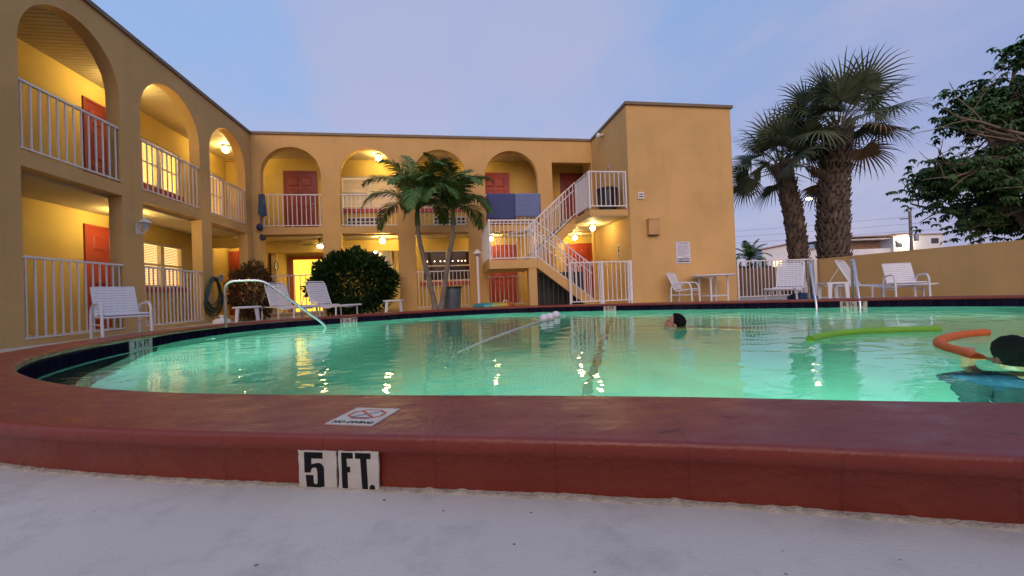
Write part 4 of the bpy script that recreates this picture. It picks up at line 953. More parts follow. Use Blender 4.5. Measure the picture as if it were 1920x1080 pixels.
# snorkel gear hanging at the corner
t_ = thing('snorkel_gear', 'blue mask, fins and bag hanging from the upper railing corner', 'swim gear', (-5.41, 12.94, 3.66))
m = MB(); m.prism([(-.05, 0), (.10, .0), (.12, -.28), (.14, -.62), (.04, -.68), (-.08, -.60), (-.06, -.3)], (0, -.05, 0), (1, 0, 0), (0, 0, 1), (0, .06, 0)); m.build('bag', mat('deep_blue_mesh', (.015, .03, .13), .7, .5, 14, .4, 50, color2=(.04, .10, .16)), t_)
m = MB(); m.ell((.09, -.04, -.24), (.045, .03, .07), 10, 8); m.build('goggle_case', mat('teal_plastic', (.02, .14, .16), .4), t_)
m = MB(); m.tube([(-.02, 0, -.68), (-.03, -.02, -.86), (.0, 0, -1.05)], .012, 6); m.build('strap', BLUECLOTH, t_)
m = MB(); m.ell((-.06, -.03, -.98), (.09, .06, .10), 12, 8); m.build('blue_bag', mat('navy_bag', (.02, .02, .16), .6, .3, 15), t_)
m = MB(); m.prism([(-.02, -1.18), (.12, -1.24), (.08, -1.36), (-.03, -1.38), (-.07, -1.28)], (0, -.05, 0), (1, 0, 0), (0, 0, 1), (0, .07, 0)); m.build('mask', mat('blue_black_rubber', (.015, .015, .05), .5), t_)
# blue thing under right lounger, small buoy cap
o = MB().ell((8.05, 8.1, .10), (.34, .25, .12), 20, 10).build('folded_float', BLUECLOTH); tag(o, 'folded blue float lying under the lounger by the picket fence', 'float')

# rope with floats
ro = thing('pool_rope', 'white floating rope trailing across the water from three round floats', 'rope', (1.63, 6.9, WZ))
pts = crom([(.70, 1.0, .01), (.28, .62, .012), (.04, .12, .015), (-.20, -.35, .012), (-.75, -1.3, .006), (-1.25, -2.35, .0), (-1.62, -3.2, -.012), (-1.9, -3.8, -.03)], 8)
MB().tube(pts, .011, 7).build('line', mat('white_rope', (.70, .68, .62), .7, .1, 60, .5, 200), ro)
for (x, y) in ((.02, .02), (.17, .22), (.44, .78)):
    MB().ell((x, y, .05), (.088, .088, .082), 16, 10).build('float_ball', WHITEP, ro)
# pool noodles
GN = mat('green_foam', (.20, .46, .03), .7, .12, 25, .2, 90); ON = mat('orange_foam', (.70, .125, .015), .7, .15, 20, .2, 90)
def noodle(pts, mtl, label):
    o = MB().tube(crom(pts, 8), .036, 14).build('pool_noodle', mtl); return tag(o, label, 'pool noodle')
noodle([(3.24, 3.20, WZ+.012), (3.62, 3.37, WZ+.016), (4.07, 3.44, WZ+.018), (4.46, 3.39, WZ+.018), (4.82, 3.30, WZ+.016)], GN, 'green foam noodle floating straight on the water')
noodle([(4.78, 2.92, WZ+.02), (4.42, 2.88, WZ+.018), (4.02, 2.74, WZ+.016), (3.80, 2.60, WZ+.012), (3.62, 2.42, WZ+.012), (3.50, 2.26, WZ+.012), (3.40, 2.12, WZ+.0)], ON, 'orange foam noodle bent into a hook before the swimmer')

# ------------------------------------------------------------------ swimmers
def capsule(m, a, b_, ra, rb, n=6):
    a = Vector(a); b_ = Vector(b_); m.tube([a.lerp(b_, k/n) for k in range(n+1)], [ra+(rb-ra)*k/n for k in range(n+1)], 14); m.ell(a, ra, 12, 8); m.ell(b_, rb, 12, 8)
def hand(m, base, d, side, up_, curl=.5):
    d = Vector(d).normalized(); s_ = Vector(side).normalized(); u = Vector(up_).normalized(); b0 = Vector(base)
    M = Matrix((d, s_, u)).transposed(); m.ell(b0+d*.045, (.05, .042, .017), 14, 8, M)
    for k, L in enumerate((.068, .078, .072, .058)):
        p = b0+d*.085+s_*(-.032+.0215*k); a1 = p+d*L*.45-u*L*.15*curl; a2 = a1+d*L*.33-u*L*.30*curl; a3 = a2+d*L*.22-u*L*.30*curl
        m.tube([p-d*.02, p, a1, a2, a3], [.0095, .0095, .009, .008, .006], 8); m.ell(a3, .006, 8, 6)
    p = b0+d*.02-s_*.03; a1 = p-s_*.028+d*.03-u*.008; a2 = a1+d*.034-u*.012*curl; m.tube([p, a1, a2], [.012, .0105, .008], 8); m.ell(a2, .008, 8, 6)
def head(m, c, M3, s_=1.):
    """face looks along local -y, up +z"""
    c = Vector(c); T = lambda x, y, z: c+M3 @ Vector((x*s_, y*s_, z*s_)); E_ = lambda p, r: m.ell(T(*p), tuple(q*s_ for q in r), 18, 12, M3)
    E_((0, .012, .025), (.076, .096, .092)); E_((0, -.020, -.045), (.060, .072, .070)); E_((0, -.055, -.088), (.030, .028, .022))
    E_((0, -.066, .028), (.058, .022, .014)); E_((0, -.088, -.012), (.011, .014, .028)); E_((0, -.098, -.034), (.016, .015, .012))
    E_((0, -.083, -.062), (.024, .012, .007)); E_((0, -.081, -.074), (.021, .012, .008)); E_((.045, -.058, -.022), (.022, .018, .018)); E_((-.045, -.058, -.022), (.022, .018, .018))
    E_((.078, .012, -.012), (.010, .020, .032)); E_((-.078, .012, -.012), (.010, .020, .032)); return T
def finish(m, mtl, par, vox=.008):
    o = m.build('body', mtl, par); md = o.modifiers.new('skin', 'REMESH'); md.mode = 'VOXEL'; md.voxel_size = vox; md.use_smooth_shade = True
    sm = o.modifiers.new('smooth', 'SMOOTH'); sm.iterations = 4; sm.factor = .5; return o
def hair_cap(T, M3, c, s_, par, seed, low=-.05):
    m = MB(); seg, rg = 40, 24; vs = []; r_ = random.Random(seed)
    for i in range(rg+1):
        a = -pi/2+pi*i/rg
        for k in range(seg):
            x, y, z = cos(a)*cos(2*pi*k/seg), cos(a)*sin(2*pi*k/seg), sin(a)
            q = 1+.05*noise.noise((x*4+seed, y*4, z*4))+.035*noise.noise((x*14, y*14+seed, z*9))
            p = Vector((x*.086*q, y*.106*q+.018, z*.103*q+.032))
            # pull the face side back so the skin shows
            if p.y < -.030-.35*(p.z-.06): p.y = -.030-.35*(p.z-.06)+.012*noise.noise((x*9, z*9, seed)); p.x *= .93; p.z = min(p.z, .118)
            if p.z < low-.03: p.z = low-.03
            vs.append(Vector(c)+M3 @ (p*s_))
    m.add(vs, [(i*seg+k, i*seg+(k+1) % seg, (i+1)*seg+(k+1) % seg, (i+1)*seg+k) for i in range(rg) for k in range(seg)], True)
    return m.build('hair', HAIR, par)
def eyes(T, par):
    m = MB()
    for sx in (-1, 1): m.ell(T(.031*sx, -.073, .008), .0105, 10, 8)
    m.build('eyes', mat('eye_dark', (.03, .02, .015), .15) if 'eye_dark' not in MATS else MATS['eye_dark'], par)
# swimmer in the middle of the pool: swims to the left, chin at the water
p1 = thing('person', 'swimmer in mid-pool with dark hair, only the head above water', 'person', (2.98, 5.0, WZ))
m = MB(); M3 = (Matrix.Rotation(R(-118), 3, 'Z') @ Matrix.Rotation(R(-22), 3, 'X'))
hc = Vector((0, 0, .035)); T = head(m, hc, M3, 1.12)
f = M3 @ Vector((0, -1, 0)); f = Vector((f.x, f.y, 0)).normalized(); sd_ = Vector((-f.y, f.x, 0)); Z = Vector((0, 0, 1))
nk = hc-Z*.09-f*.03; ch = nk-Z*.10-f*.06; pv = ch-f*.52-Z*.10
capsule(m, hc-Z*.06-f*.01, nk-Z*.05-f*.02, .055, .062); capsule(m, ch+sd_*.14, ch-sd_*.14, .085, .085); m.ell(ch-f*.12, (.17, .17, .11), 16, 10); capsule(m, ch-f*.05, pv, .125, .12); capsule(m, pv+sd_*.08, pv-sd_*.08, .11, .11)
for q in (-1, 1):
    sh = ch+sd_*q*.19; el = sh+f*.14+sd_*q*.18-Z*.10; wr_ = el+f*.24-sd_*q*.10+Z*.04; capsule(m, sh, el, .052, .042); capsule(m, el, wr_, .040, .028); hand(m, wr_, f, sd_*q*-1, Z, .3)
    hp = pv+sd_*q*.09; kn = hp-f*.40-Z*(.10 if q > 0 else .02); an = kn-f*.40+Z*.02; capsule(m, hp, kn, .08, .055); capsule(m, kn, an, .052, .036); capsule(m, an, an-f*.16-Z*.05, .035, .024)
finish(m, SKIN, p1, .012); hair_cap(T, M3, hc, 1.13, p1, 2); eyes(T, p1)
m = MB(); m.tube([pv+f*.12, pv, pv-f*.10], [.135, .135, .13], 18); m.build('swim_shorts', BLUECLOTH, p1)
# swimmer at the right edge with the orange noodle
p2 = thing('person', 'swimmer with wet black hair and blue swim shirt holding the orange noodle', 'person', (3.30, 1.93, WZ))
m = MB(); M3 = Matrix.Rotation(R(156), 3, 'Z') @ Matrix.Rotation(R(14), 3, 'X'); hc = Vector((.045, 0, .04)); T = head(m, hc, M3, .95)
f = M3 @ Vector((0, -1, 0)); f = Vector((f.x, f.y, 0)).normalized(); sd_ = Vector((-f.y, f.x, 0))
nk = hc-Z*.10-f*.02; ch = nk-Z*.16-f*.05; ch = ch-Z*.12; pv = ch-Z*.36+f*.26
capsule(m, hc-Z*.06, nk-Z*.06, .052, .060); capsule(m, ch+sd_*.15, ch-sd_*.15, .080, .080); capsule(m, ch-Z*.05, pv, .135, .125); capsule(m, pv+sd_*.08, pv-sd_*.08, .11, .11)
wr_pts = [Vector((3.555, 2.30, WZ))-Vector((3.30, 1.93, WZ)), Vector((3.62, 2.43, WZ))-Vector((3.30, 1.93, WZ))]
for q, wp in ((1, wr_pts[0]+Vector((-.05, -.06, -.02))), (-1, wr_pts[1]+Vector((.06, .0, -.05)))):
    sh = ch+sd_*q*.18; el = sh.lerp(wp, .5)-Z*.07+sd_*q*.04; d = (wp-el).normalized(); capsule(m, sh, el, .050, .040); capsule(m, el, wp, .038, .027); hand(m, wp, d, sd_*q*-1, Z, 1.6)
    hp = pv+sd_*q*.09; kn = hp-f*.04-Z*.44; an = kn-f*.10-Z*.38; capsule(m, hp, kn, .08, .055); capsule(m, kn, an, .052, .036); capsule(m, an, an-f*.10-Z*.10, .034, .024)
finish(m, SKIN, p2, .009); hair_cap(T, M3, hc, 1.0, p2, 5, -.10); eyes(T, p2)
m = MB(); m.tube([ch+Z*.03, ch-Z*.08, pv+Z*.04, pv-Z*.12+f*.08], [.15, .168, .165, .17], 20); capsule(m, ch+sd_*.12, ch+sd_*.27, .10, .075); capsule(m, ch-sd_*.12, ch-sd_*.27, .10, .075)
o = m.build('swim_shirt', BLUECLOTH, p2); md = o.modifiers.new('skin', 'REMESH'); md.mode = 'VOXEL'; md.voxel_size = .015; md.use_smooth_shade = True

m = MB(); capsule(m, pv+sd_*.09, pv-sd_*.09, .15, .15)  # dark cover added over the legs for the murky shade under water
for q in (-1, 1):
    hp = pv+sd_*q*.09; kn = hp-f*.04-Z*.44; an = kn-f*.10-Z*.38; capsule(m, hp, kn, .105, .078); capsule(m, kn, an, .078, .055); capsule(m, an, an-f*.12-Z*.11, .055, .045)
o = m.build('swim_trousers', mat('dark_swim_cloth', (.008, .020, .030), .8, .2, 20), p2); md = o.modifiers.new('skin', 'REMESH'); md.mode = 'VOXEL'; md.voxel_size = .015; md.use_smooth_shade = True

# ------------------------------------------------------------------ plants
def leaf_quads(m, p, d, up_, L, w, droop=.3, seg=3):
    d = d.normalized(); s_ = d.cross(up_)
    s_ = s_.normalized() if s_.length > 1e-4 else Vector((1, 0, 0)); vs = []; q = p.copy(); dd = d.copy()
    wid = (.35, 1, .75, .05) if seg == 3 else (.5, 1, .1)
    for k in range(seg+1):
        vs += [q-s_*w*wid[k]*.5, q+s_*w*wid[k]*.5]; q = q+dd*L/seg; dd = (dd-Vector((0, 0, droop/seg))).normalized()
    m.add(vs, [(2*k, 2*k+1, 2*k+3, 2*k+2) for k in range(seg)])
def foliage(name, c1, c2, rough=.5):
    m = mat(name, c1, rough, .0, spec=.16); t = m.node_tree; b = t.nodes['Principled BSDF']
    g_ = t.nodes.new('ShaderNodeNewGeometry'); mx_ = t.nodes.new('ShaderNodeMix'); mx_.data_type = 'RGBA'; t.links.new(g_.outputs['Random Per Island'], mx_.inputs[0]); mx_.inputs[6].default_value = (*c1, 1); mx_.inputs[7].default_value = (*c2, 1); t.links.new(mx_.outputs[2], b.inputs['Base Color'])
    return m
BUSHM = foliage('dark_bush_leaf', (.011, .036, .009), (.028, .066, .016)); CROTON = foliage('croton_leaf', (.10, .030, .018), (.09, .085, .025)); PALMG = foliage('palm_green', (.042, .110, .028), (.105, .195, .052)); SABALG = foliage('sabal_green', (.050, .076, .038), (.120, .140, .080))
TREEG = foliage('tree_leaf_green', (.028, .072, .020), (.070, .130, .038)); BARK = mat('grey_brown_bark', (.19, .145, .10), .9, .35, 8, .6, 25); PALMBARK = mat('palm_bark', (.20, .17, .14), .9, .3, 6, .5, 40); BOOT = mat('old_leaf_base', (.15, .11, .085), .9, .45, 5, .5, 20, color2=(.05, .036, .028)); DEADF = foliage('dry_frond', (.16, .10, .05), (.22, .15, .08))
def bush(name, loc, rx, ry, rz_, n, mtl, label, L, w, seed, cat='bush'):
    t_ = thing(name, label, cat, loc); r_ = random.Random(seed); m = MB()
    for i in range(n):
        while True:
            u = Vector((r_.uniform(-1, 1), r_.uniform(-1, 1), r_.uniform(-.95, 1)))
            if .02 < u.length <= 1: break
        rad = .62+.38*r_.random()**.6; u = u.normalized(); k = 1+.24*noise.noise(u*2.2+Vector((seed, 0, 0)))+.10*noise.noise(u*5+Vector((0, seed, 0)))
        p = Vector((u.x*rx*rad*k, u.y*ry*rad*k, rz_+u.z*rz_*rad*k*1.0)); 
        if p.z < .05: continue
        d = (u+Vector((r_.gauss(0, .45), r_.gauss(0, .45), r_.gauss(.3, .4)))); leaf_quads(m, p, d, Vector((r_.gauss(0, .5), r_.gauss(0, .5), 1)), L*r_.uniform(.7, 1.3), w*r_.uniform(.7, 1.2), .5)
    m.build('foliage', mtl, t_); m = MB()
    for k in range(7):
        a = 2*pi*k/7; m.tube([(.12*cos(a), .10*sin(a), -.02), (.3*rx*cos(a), .3*ry*sin(a), rz_*.7), (.6*rx*cos(a+.3), .6*ry*sin(a+.3), rz_*1.35)], [.03, .02, .008], 6)
    m.build('stem', BARK, t_); return t_
bush('bush', (-2.70, 12.05, 0), 1.19, .70, .90, 11000, BUSHM, 'large rounded dark green bush in front of the back wing', .115, .064, 3)
bush('croton', (-5.0, 11.3, 0), .50, .48, .72, 2400, CROTON, 'reddish brown croton shrub beside the coiled hose', .13, .045, 8, 'shrub')
def frond(m, base, d0, L, nl, ll, droop, seed, wl=.040, stem=None):
    r_ = random.Random(seed); p = Vector(base); d = Vector(d0).normalized(); pts = [p.copy()]; n = 22
    for k in range(n):
        p = p+d*L/n; d = (d+Vector((0, 0, -droop*(.4+1.4*k/n)/n))).normalized(); pts.append(p.copy())
    (stem or m).tube(pts, [.020*(1-.85*k/n)+.002 for k in range(n+1)], 5, False)
    for k in range(nl):
        f = .10+.90*k/nl; q = f*n; i = min(n-1, int(q)); c = pts[i].lerp(pts[i+1], q-i); tg = (pts[i+1]-pts[i]).normalized(); side = tg.cross(Vector((0, 0, 1))); 
        side = side.normalized() if side.length > .05 else Vector((1, 0, 0)); nu = side.cross(tg); env = sin(pi*(.18+.78*f))**.8
        for s_ in (-1, 1):
            dd = side*s_*(.85)+tg*(.55+.3*f)+nu*r_.uniform(.0, .30)+Vector((r_.gauss(0, .07), r_.gauss(0, .07), r_.gauss(0, .07)))
            leaf_quads(m, c, dd, nu, ll*env*r_.uniform(.85, 1.1), wl, 1.15)
tp = thing('christmas_palm', 'twin-trunked feathery palm growing beside the grey trash can', 'palm tree', (-.30, 11.25, 0))
for q, (pts, sd) in enumerate((([(-.06, 0, -.05), (-.14, .02, .5), (-.30, .03, 1.3), (-.44, .02, 2.0), (-.47, 0, 2.45)], 21), ([(.06, .02, -.05), (.16, 0, .5), (.30, -.02, 1.3), (.44, -.02, 2.0), (.50, 0, 2.45)], 31))):
    path = crom(pts, 7); m = MB(); nP = len(path); m.tube(path, [.105-.03*min(1, k/6)-.022*k/nP+.003*(k % 2) for k in range(nP)], 14); m.build('trunk', PALMBARK, tp, 'left-leaning trunk' if q == 0 else 'right-leaning trunk')
    top = path[-1]; m = MB(); m.tube([top-Vector((0, 0, .05)), top+Vector((0, 0, .25)), top+Vector((0, 0, .5))], [.075, .06, .03], 12); m.build('crownshaft', foliage('crownshaft_green', (.05, .10, .03), (.08, .13, .05)) if q == 0 else MATS['crownshaft_green'], tp)
    m = MB(); r_ = random.Random(sd); nf = 15
    for k in range(nf):
        a = k*2.39996+r_.uniform(-.2, .2)+q; el = R(34+50*(k/nf)); 
        frond(m, top+Vector((0, 0, .36)), (cos(a)*cos(el), sin(a)*cos(el), sin(el)), (1.95 if q == 0 else 1.70)*r_.uniform(.88, 1.08), 66, .50, 2.75-.75*k/nf, sd*10+k, .030)
    m.build('crown', PALMG, tp)
    m = MB()
    for k in range(3): frond(m, top+Vector((0, 0, .40)), (.10*cos(k*2.1), .10*sin(k*2.1), 1), (1.25 if q == 0 else .85), 24, .20, .25, sd*17+k, .018)
    m.build('spear_leaf', PALMG, tp)
def fan_leaf(m, st_m, base, d0, petL, R_, seed, nb=30, droop=1.0):
    r_ = random.Random(seed); p = Vector(base); d = Vector(d0).normalized(); pts = [p.copy()]
    for k in range(6): p = p+d*petL/6; d = (d+Vector((0, 0, -.10*droop))).normalized(); pts.append(p.copy())
    st_m.tube(pts, [.022-.002*k for k in range(7)], 5, False)
    side = d.cross(Vector((0, 0, 1))); side = side.normalized() if side.length > .05 else Vector((1, 0, 0)); nu = side.cross(d); rot = r_.uniform(-.9, .9); side, nu = side*cos(rot)+nu*sin(rot), nu*cos(rot)-side*sin(rot)
    for k in range(nb):
        a = R(-118+236*k/(nb-1)); fold = .22*abs(sin(a)); dd = d*cos(a)+side*sin(a)*1.0+nu*(.10-fold)*(1)+Vector((0, 0, -.22*fold*droop))
        L = R_*(1-.28*abs(a)/2.06)*r_.uniform(.88, 1.06)
        q = p.copy(); dv = dd.normalized(); s_ = dv.cross(nu).normalized(); w = .052; vs = []; g_ = droop*r_.uniform(.7, 1.5)
        for j, ww in enumerate((.35, 1., .85, .5, .06)):
            vs += [q-s_*w*ww*.6, q+s_*w*ww*.6]; q = q+dv*L/4; dv = (dv+Vector((0, 0, -(.06, .20, .5, .7, .5)[j]*g_))).normalized()
        m.add(vs, [(2*j, 2*j+1, 2*j+3, 2*j+2) for j in range(4)])
def sabal(loc, path, r0, label, seed, nleaf, R_, pet):
    t_ = thing('sabal_palm', label, 'palm tree', loc, 0, 'fan palms behind the picket fence'); r_ = random.Random(seed)
    pth = crom(path, 8); n = len(pth); m = MB(); m.tube(pth, [r0*(1.05-.15*k/n) for k in range(n)], 16); m.build('trunk', BARK, t_)
    m = MB(); H = pth[-1].z; rows = int(H/.118); per = 13
    for j in range(rows):
        f = (j+.5)/rows; q = f*(n-1); i = min(n-2, int(q)); c = pth[i].lerp(pth[i+1], q-i); rr_ = r0*(1.04-.14*f)
        for k in range(per):
            a = 2*pi*(k+.5*(j % 2))/per+r_.uniform(-.08, .08); o_ = Vector((cos(a), sin(a), 0)); tn = Vector((-sin(a), cos(a), 0)); L = r_.uniform(.17, .27)*(1 if r_.random() > .12 else 1.6); w = r_.uniform(.055, .08)
            b0 = c+o_*rr_*.94; sl2 = tn*r_.uniform(-.06, .06); tip = b0+o_*r_.uniform(.10, .17)+Vector((0, 0, L))+sl2
            vs = [b0-tn*w-Vector((0, 0, .05)), b0+tn*w-Vector((0, 0, .05)), b0+tn*w*.9+o_*.07+Vector((0, 0, .02)), b0-tn*w*.9+o_*.07+Vector((0, 0, .02)), tip-tn*w*.42-o_*.03, tip+tn*w*.42-o_*.03, tip+tn*w*.35, tip-tn*w*.35]
            m.add(vs, [(0,3,2,1),(4,5,6,7),(0,1,5,4),(1,2,6,5),(2,3,7,6),(3,0,4,7)])
    m.build('leaf_boots', BOOT, t_)
    m = MB(); sm_ = MB(); dm_ = MB(); top = pth[-1]
    for k in range(nleaf):
        f = k/nleaf; a = k*2.39996+r_.uniform(-.2, .2); el = R(-8+92*f**.85); b0 = top+Vector((.12*cos(a), .12*sin(a), -.15+.45*f))
        fan_leaf(m if f > .10 or k % 2 else dm_, sm_, b0, (cos(a)*cos(el), sin(a)*cos(el), sin(el)), pet*r_.uniform(.75, 1.1)*(1-.25*f), R_*r_.uniform(.85, 1.1), seed*100+k, 28, 1.05-.60*f)
    m.build('crown', SABALG, t_); sm_.build('petioles', foliage('petiole_green', (.05, .07, .025), (.09, .09, .04)) if 'petiole_green' not in MATS else MATS['petiole_green'], t_)
    if dm_.v: dm_.build('dry_leaves', DEADF, t_)
sabal((12.28, 11.15, 0), [(0, 0, -.1), (.02, 0, 1.5), (.12, 0, 3.2), (.34, -.05, 5.35)], .36, 'larger thick-trunked fan palm standing right behind the fence end', 41, 33, 1.25, 1.25)
sabal((11.75, 11.9, 0), [(0, 0, -.1), (-.03, 0, 1.5), (-.16, .05, 3.0), (-.42, .1, 4.35)], .20, 'slimmer leaning fan palm left of the thick-trunked one', 52, 30, 1.2, 1.2)

# broadleaf tree at the right edge
def tree_right():
    t_ = thing('broadleaf_tree', 'dark broadleaf tree with drooping leaf clusters leaning in from the right edge', 'tree', (19.0, 9.3, 0)); r_ = random.Random(77); m = MB(); tips = []
    def limb(p, d, L, r0, lvl):
        n = 6; pts = [p.copy()]; q = p.copy(); dd = d.normalized()
        for k in range(n):
            dd = (dd+Vector((r_.gauss(0, .13), r_.gauss(0, .13), r_.gauss(0.02, .10)))).normalized(); q = q+dd*L/n; pts.append(q.copy())
            if lvl >= 2 or (lvl == 1 and k > 2): tips.append((q.copy(), dd.copy()))
        m.tube(pts, [r0*(1-.55*k/n) for k in range(n+1)], 8, False)
        if lvl < 3:
            for k in range((6, 5, 4)[lvl]):
                i = r_.randint(2, n); dv = (dd*.7+Vector((r_.gauss(0, .7), r_.gauss(0, .7), r_.gauss(.12, .5)))).normalized(); limb(pts[i], dv, L*r_.uniform(.5, .75), r0*(1-.55*i/n)*.62, lvl+1)
    limb(Vector((0, 0, 0)), Vector((-.08, .05, 1)), 2.6, .34, 0)
    for d, L in (((-1, .25, .55), 3.0), ((-.75, -.2, .95), 3.2), ((-.3, .5, 1), 3.2), ((.3, -.4, 1), 3.2), ((.8, .3, .7), 3.0), ((-.9, .6, .25), 2.8), ((-.5, 0, 1.3), 3.4)):
        limb(Vector((-.15, .05, 2.4)), Vector(d), L, .17, 1)
    
    O_ = Vector((19.0, 9.3, 0))
    for pth_, r0_ in (([(19.4, 10.1, .9), (18.72, 10.19, 1.87), (18.24, 10.26, 2.58), (17.85, 10.31, 3.63), (17.75, 10.34, 4.3), (17.5, 10.37, 4.9), (17.45, 10.4, 5.7)], .17), ([(18.5, 10.2, 2.2), (17.4, 10.4, 2.95), (16.3, 10.56, 3.43), (15.7, 10.66, 3.7)], .09), ([(18.0, 10.3, 3.2), (18.2, 10.3, 4.4), (18.1, 10.2, 5.6), (18.3, 10.2, 7.0)], .10)):
        pp = [q-O_ for q in crom(pth_, 6)]; m.tube(pp, [r0_*(1-.7*k/len(pp)) for k in range(len(pp))], 9, False)
        for k in range(len(pp)//2, len(pp), 2): limb(pp[k], Vector((r_.gauss(-.2, .7), r_.gauss(0, .6), r_.gauss(.3, .4))), 1.1, .03, 2)
    m.build('trunk', BARK, t_); m = MB()
    for p, d in tips:
        if noise.noise(p*.75) < -.13 or p.x+19 < 15.2: continue
        for c in range(4):
            b0 = p+Vector((r_.gauss(0, .26), r_.gauss(0, .26), r_.gauss(0, .18))); ax = (d*.3+Vector((r_.gauss(0, .28), r_.gauss(0, .28), 1.1))).normalized(); s_ = ax.cross(Vector((0, 0, 1))); s_ = s_.normalized() if s_.length > .05 else Vector((1, 0, 0)); v = ax.cross(s_); nl = r_.randint(6, 8)
            for k in range(nl):
                a = 2*pi*k/nl+r_.random()*.3; leaf_quads(m, b0, (s_*cos(a)+v*sin(a))*1.0-ax*r_.uniform(.0, .5), ax, r_.uniform(.15, .24), r_.uniform(.065, .095), 1.9)
    m.build('crown', TREEG, t_); print('TREE tips', len(tips))
tree_right()
bush('hedge_shrub', (15.5, 14.2, 0), 1.6, .8, .66, 1800, BUSHM, 'low dark shrub showing above the low wall beneath the right tree', .14, .07, 14, 'shrub')
bush('hedge_shrub', (10.2, 12.9, 0), 2.0, .5, .58, 1800, BUSHM, 'low dark hedge behind the picket fence', .14, .07, 15, 'shrub')
bush('hedge_shrub', (13.6, 12.2, 0), .95, .5, .66, 900, BUSHM, 'dark shrub at the foot of the thick fan palm', .14, .07, 16, 'shrub')
cp = thing('coconut_palm', 'small distant feathery palm above the left end of the picket fence', 'palm tree', (18.6, 22.35, 0)); m = MB(); m.tube(crom([(0, 0, 0), (.05, 0, 1), (0, 0, 2.0)], 6), [.13-.005*k for k in range(13)], 10); m.build('trunk', PALMBARK, cp); m = MB()
for k in range(14):
    a = k*2.4; el = R(10+70*k/14); frond(m, (0, 0, 2.0), (cos(a)*cos(el), sin(a)*cos(el), sin(el)), 1.35, 26, .42, 1.9-.7*k/14, 900+k, .05)
m.build('crown', PALMG, cp)

# ------------------------------------------------------------------ distance
WOOD = mat('weathered_pole_wood', (.22, .19, .17), .9, .3, 6, .4, 30)
def pole(loc, h, label, rz, arms=True):
    t_ = thing('utility_pole', label, 'utility pole', loc, rz, 'wooden utility poles beyond the wall'); MB().tube([(0, 0, -.1), (0, 0, h*.5), (0, 0, h)], [.17, .15, .13], 10).build('post', WOOD, t_)
    if arms:
        m = MB(); m.box(-.9, .1, -.06, .06, h-.9, h-.78); m.box(-.06, .9, -.06, .06, h-2.3, h-2.2); m.build('crossarm', WOOD, t_); m = MB(); m.lathe([(0, 0), (.2, 0), (.22, .1), (.22, .7), (.15, .8), (0, .8)], (.45, 0, h-3.4), 12); m.build('transformer', GREY, t_)
    return t_
pole((51.4, 37.4, 0), 7.85, 'wooden utility pole with crossarms in front of the white apartment block', R(-30)); pole((59.1, 36.2, 0), 5.6, 'bare wooden pole below the broadleaf tree', 0, False)
for z0, z1, lab in ((7.5, 7.9, 'uppermost thin power line crossing the sky behind the fan palms'), (6.7, 7.3, 'middle thin power line crossing the sky behind the fan palms'), (5.9, 6.5, 'lowest thin power line crossing the sky behind the fan palms')):
    a = Vector((8, 62, z1)); b_ = Vector((51.4, 37.4, z0-.3)); c = Vector((82, 22, z1)); pts = []
    for p, q in ((a, b_), (b_, c)):
        for k in range(12): t = k/12; w = p.lerp(q, t); w.z -= 1.2*4*t*(1-t)*.35; pts.append(w)
    pts.append(c); o = MB().tube(pts, .013, 5).build('power_line', DARKM); tag(o, lab, 'power line')
WHB = mat('white_building_paint', (.82, .82, .84), .7, .08, 1.5); TERRA = mat('terracotta_roof', (.42, .27, .21), .8, .2, 2); DWIN = mat('dark_window_glass', (.05, .055, .07), .1); BRW = mat('brown_walkway_wall', (.36, .22, .14), .8, .3, 2)
ab_ = thing('apartment_block', 'distant white apartment block with open brown galleries and a floodlight', 'apartment block', (60.4, 46.1, 0), R(-9))
m = MB(); m.box(0, 7.0, 0, 8, 0, 6.1); m.box(-7.2, 0-.01, 2.0, 8, 0, 5.9); m.box(-7.2, -.01, .4, .55, 3.7, 4.5); m.box(-7.2, -.01, .4, 1.99, 3.45, 3.68); m.box(-7.2, -.01, .3, 1.99, 5.75, 5.95); m.build('wall', WHB, ab_)
m = MB(); m.box(-7.1, -.1, 1.9, 1.99, 4.5, 5.7); m.box(-7.1, -.1, 1.9, 1.99, 1, 3.4); m.build('gallery', BRW, ab_)
m = MB(); m.box(-7.4, 7.15, -.15, 8.2, 6.105, 6.25); m.box(2.2, 4.2, 2, 4, 6.26, 6.65); m.box(-1.5, .2, 2, 3.5, 6.26, 6.5); m.build('roof', TERRA, ab_)
for x0, x1, z0, z1 in ((.35, 1.2, 4.6, 5.4), (.4, 1.2, 2.6, 3.2), (5.2, 6.2, 4.9, 5.6), (3.8, 4.8, 3.5, 4.0)): MB().box(x0, x1, -.04, .02, z0, z1).build('window', DWIN, ab_)
MB().ell((1.5, -.55, 5.45), (.38, .3, .26), 12, 8).build('floodlight', emat('floodlight_glow', (1, .86, .50), 60.), ab_)
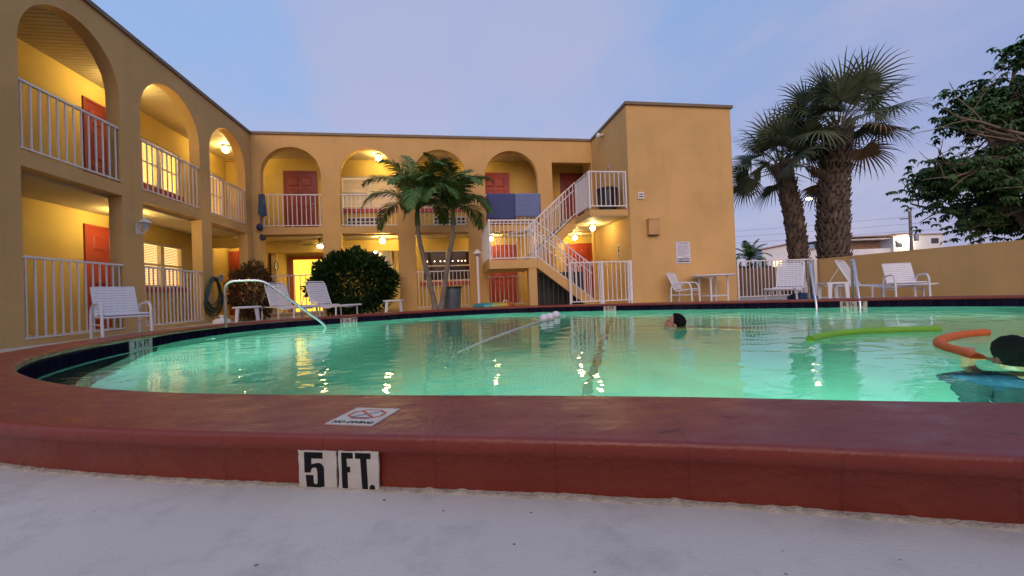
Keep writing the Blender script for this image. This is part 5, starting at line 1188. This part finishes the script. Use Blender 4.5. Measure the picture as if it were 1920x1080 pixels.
for loc, w, h, lab in (((35.2, 40.4, 0), 3.6, 4.2, 'small distant white house with a sloping roof left of the fan palms'), ((39.3, 40.5, 0), 2.6, 3.6, 'low distant pinkish house glowing beside the slimmer fan palm')):
    t_ = thing('house', lab, 'house', loc, R(-30)); m = MB(); m.box(0, w, 0, 5, 0, h-.7); m.prism([(0, h-.7), (w, h-.7), (w, h+.45), (0, h-.1)], (0, 0, 0), (1, 0, 0), (0, 0, 1), (0, 5, 0)); m.build('wall', WHB, t_)
    MB().prism([(-.2, h-.08), (w+.2, h+.52), (w+.2, h+.66), (-.2, h+.06)], (0, -.2, 0), (1, 0, 0), (0, 0, 1), (0, 5.4, 0)).build('roof', TERRA, t_); MB().box(w*.3, w*.55, -.03, .02, h*.5, h*.68).build('window', emat('far_lit_window', (1, .7, .35), 1.6) if 'far_lit_window' not in MATS else MATS['far_lit_window'], t_)
t_ = thing('street_lamp', 'glowing street lamp between the two fan palm trunks', 'street lamp', (20.1, 19.1, 0)); MB().tube(fillet([(.3, 0, 0), (.3, 0, 4.85), (-.35, 0, 5.0)], .4), .05, 8).build('post', GREY, t_); MB().ell((-.45, 0, 4.95), (.20, .10, .06), 12, 8).build('lamp_head', emat('street_lamp_glow', (1, .78, .38), 30.), t_)

# ------------------------------------------------------------------ underwater pool lights
def pool_light(loc, d, e, label, cone=165):
    t_ = thing('pool_light', label, 'pool light', loc); d = Vector(d).normalized()
    q = d.to_track_quat('Z', 'Y'); M = q.to_matrix()
    MB().lathe([(.14, 0), (.15, .01), (.14, .03), (.12, .03)], seg=20, M=M).build('rim', STEEL, t_); MB().lathe([(0, .012), (.12, .012)], seg=20, M=M).build('lens', emat('pool_lens', (.5, 1, .8), .5) if 'pool_lens' not in MATS else MATS['pool_lens'], t_)
    l = bpy.data.lights.new('pool_lamp', 'SPOT'); l.energy = e; l.color = (.36, 1, .72); l.spot_size = radians(cone); l.spot_blend = .6; l.shadow_soft_size = 0
    o = bpy.data.objects.new('pool_lamp', l); COL.objects.link(o); o.parent = t_; o.location = d*.06; o.rotation_euler = (-d).to_track_quat('Z', 'Y').to_euler()
pool_light((-3.90, 7.3, -.6), (1, -.25, -.12), 1350, 'round underwater pool light in the left end wall')
pool_light((1.2, 1.06, -.75), (.30, 1, .02), 860, 'round underwater pool light in the near wall below the camera', 145)
pool_light((5.1, -.30, -.85), (.25, 1, .02), 440, 'round underwater pool light in the near wall right of the camera', 150)
pool_light((7.75, 6.75, -.9), (-.75, -.75, .0), 640, 'round underwater pool light in the far wall left of the ladder', 150)  # added fill lamp that evens out the brightness of the pool floor
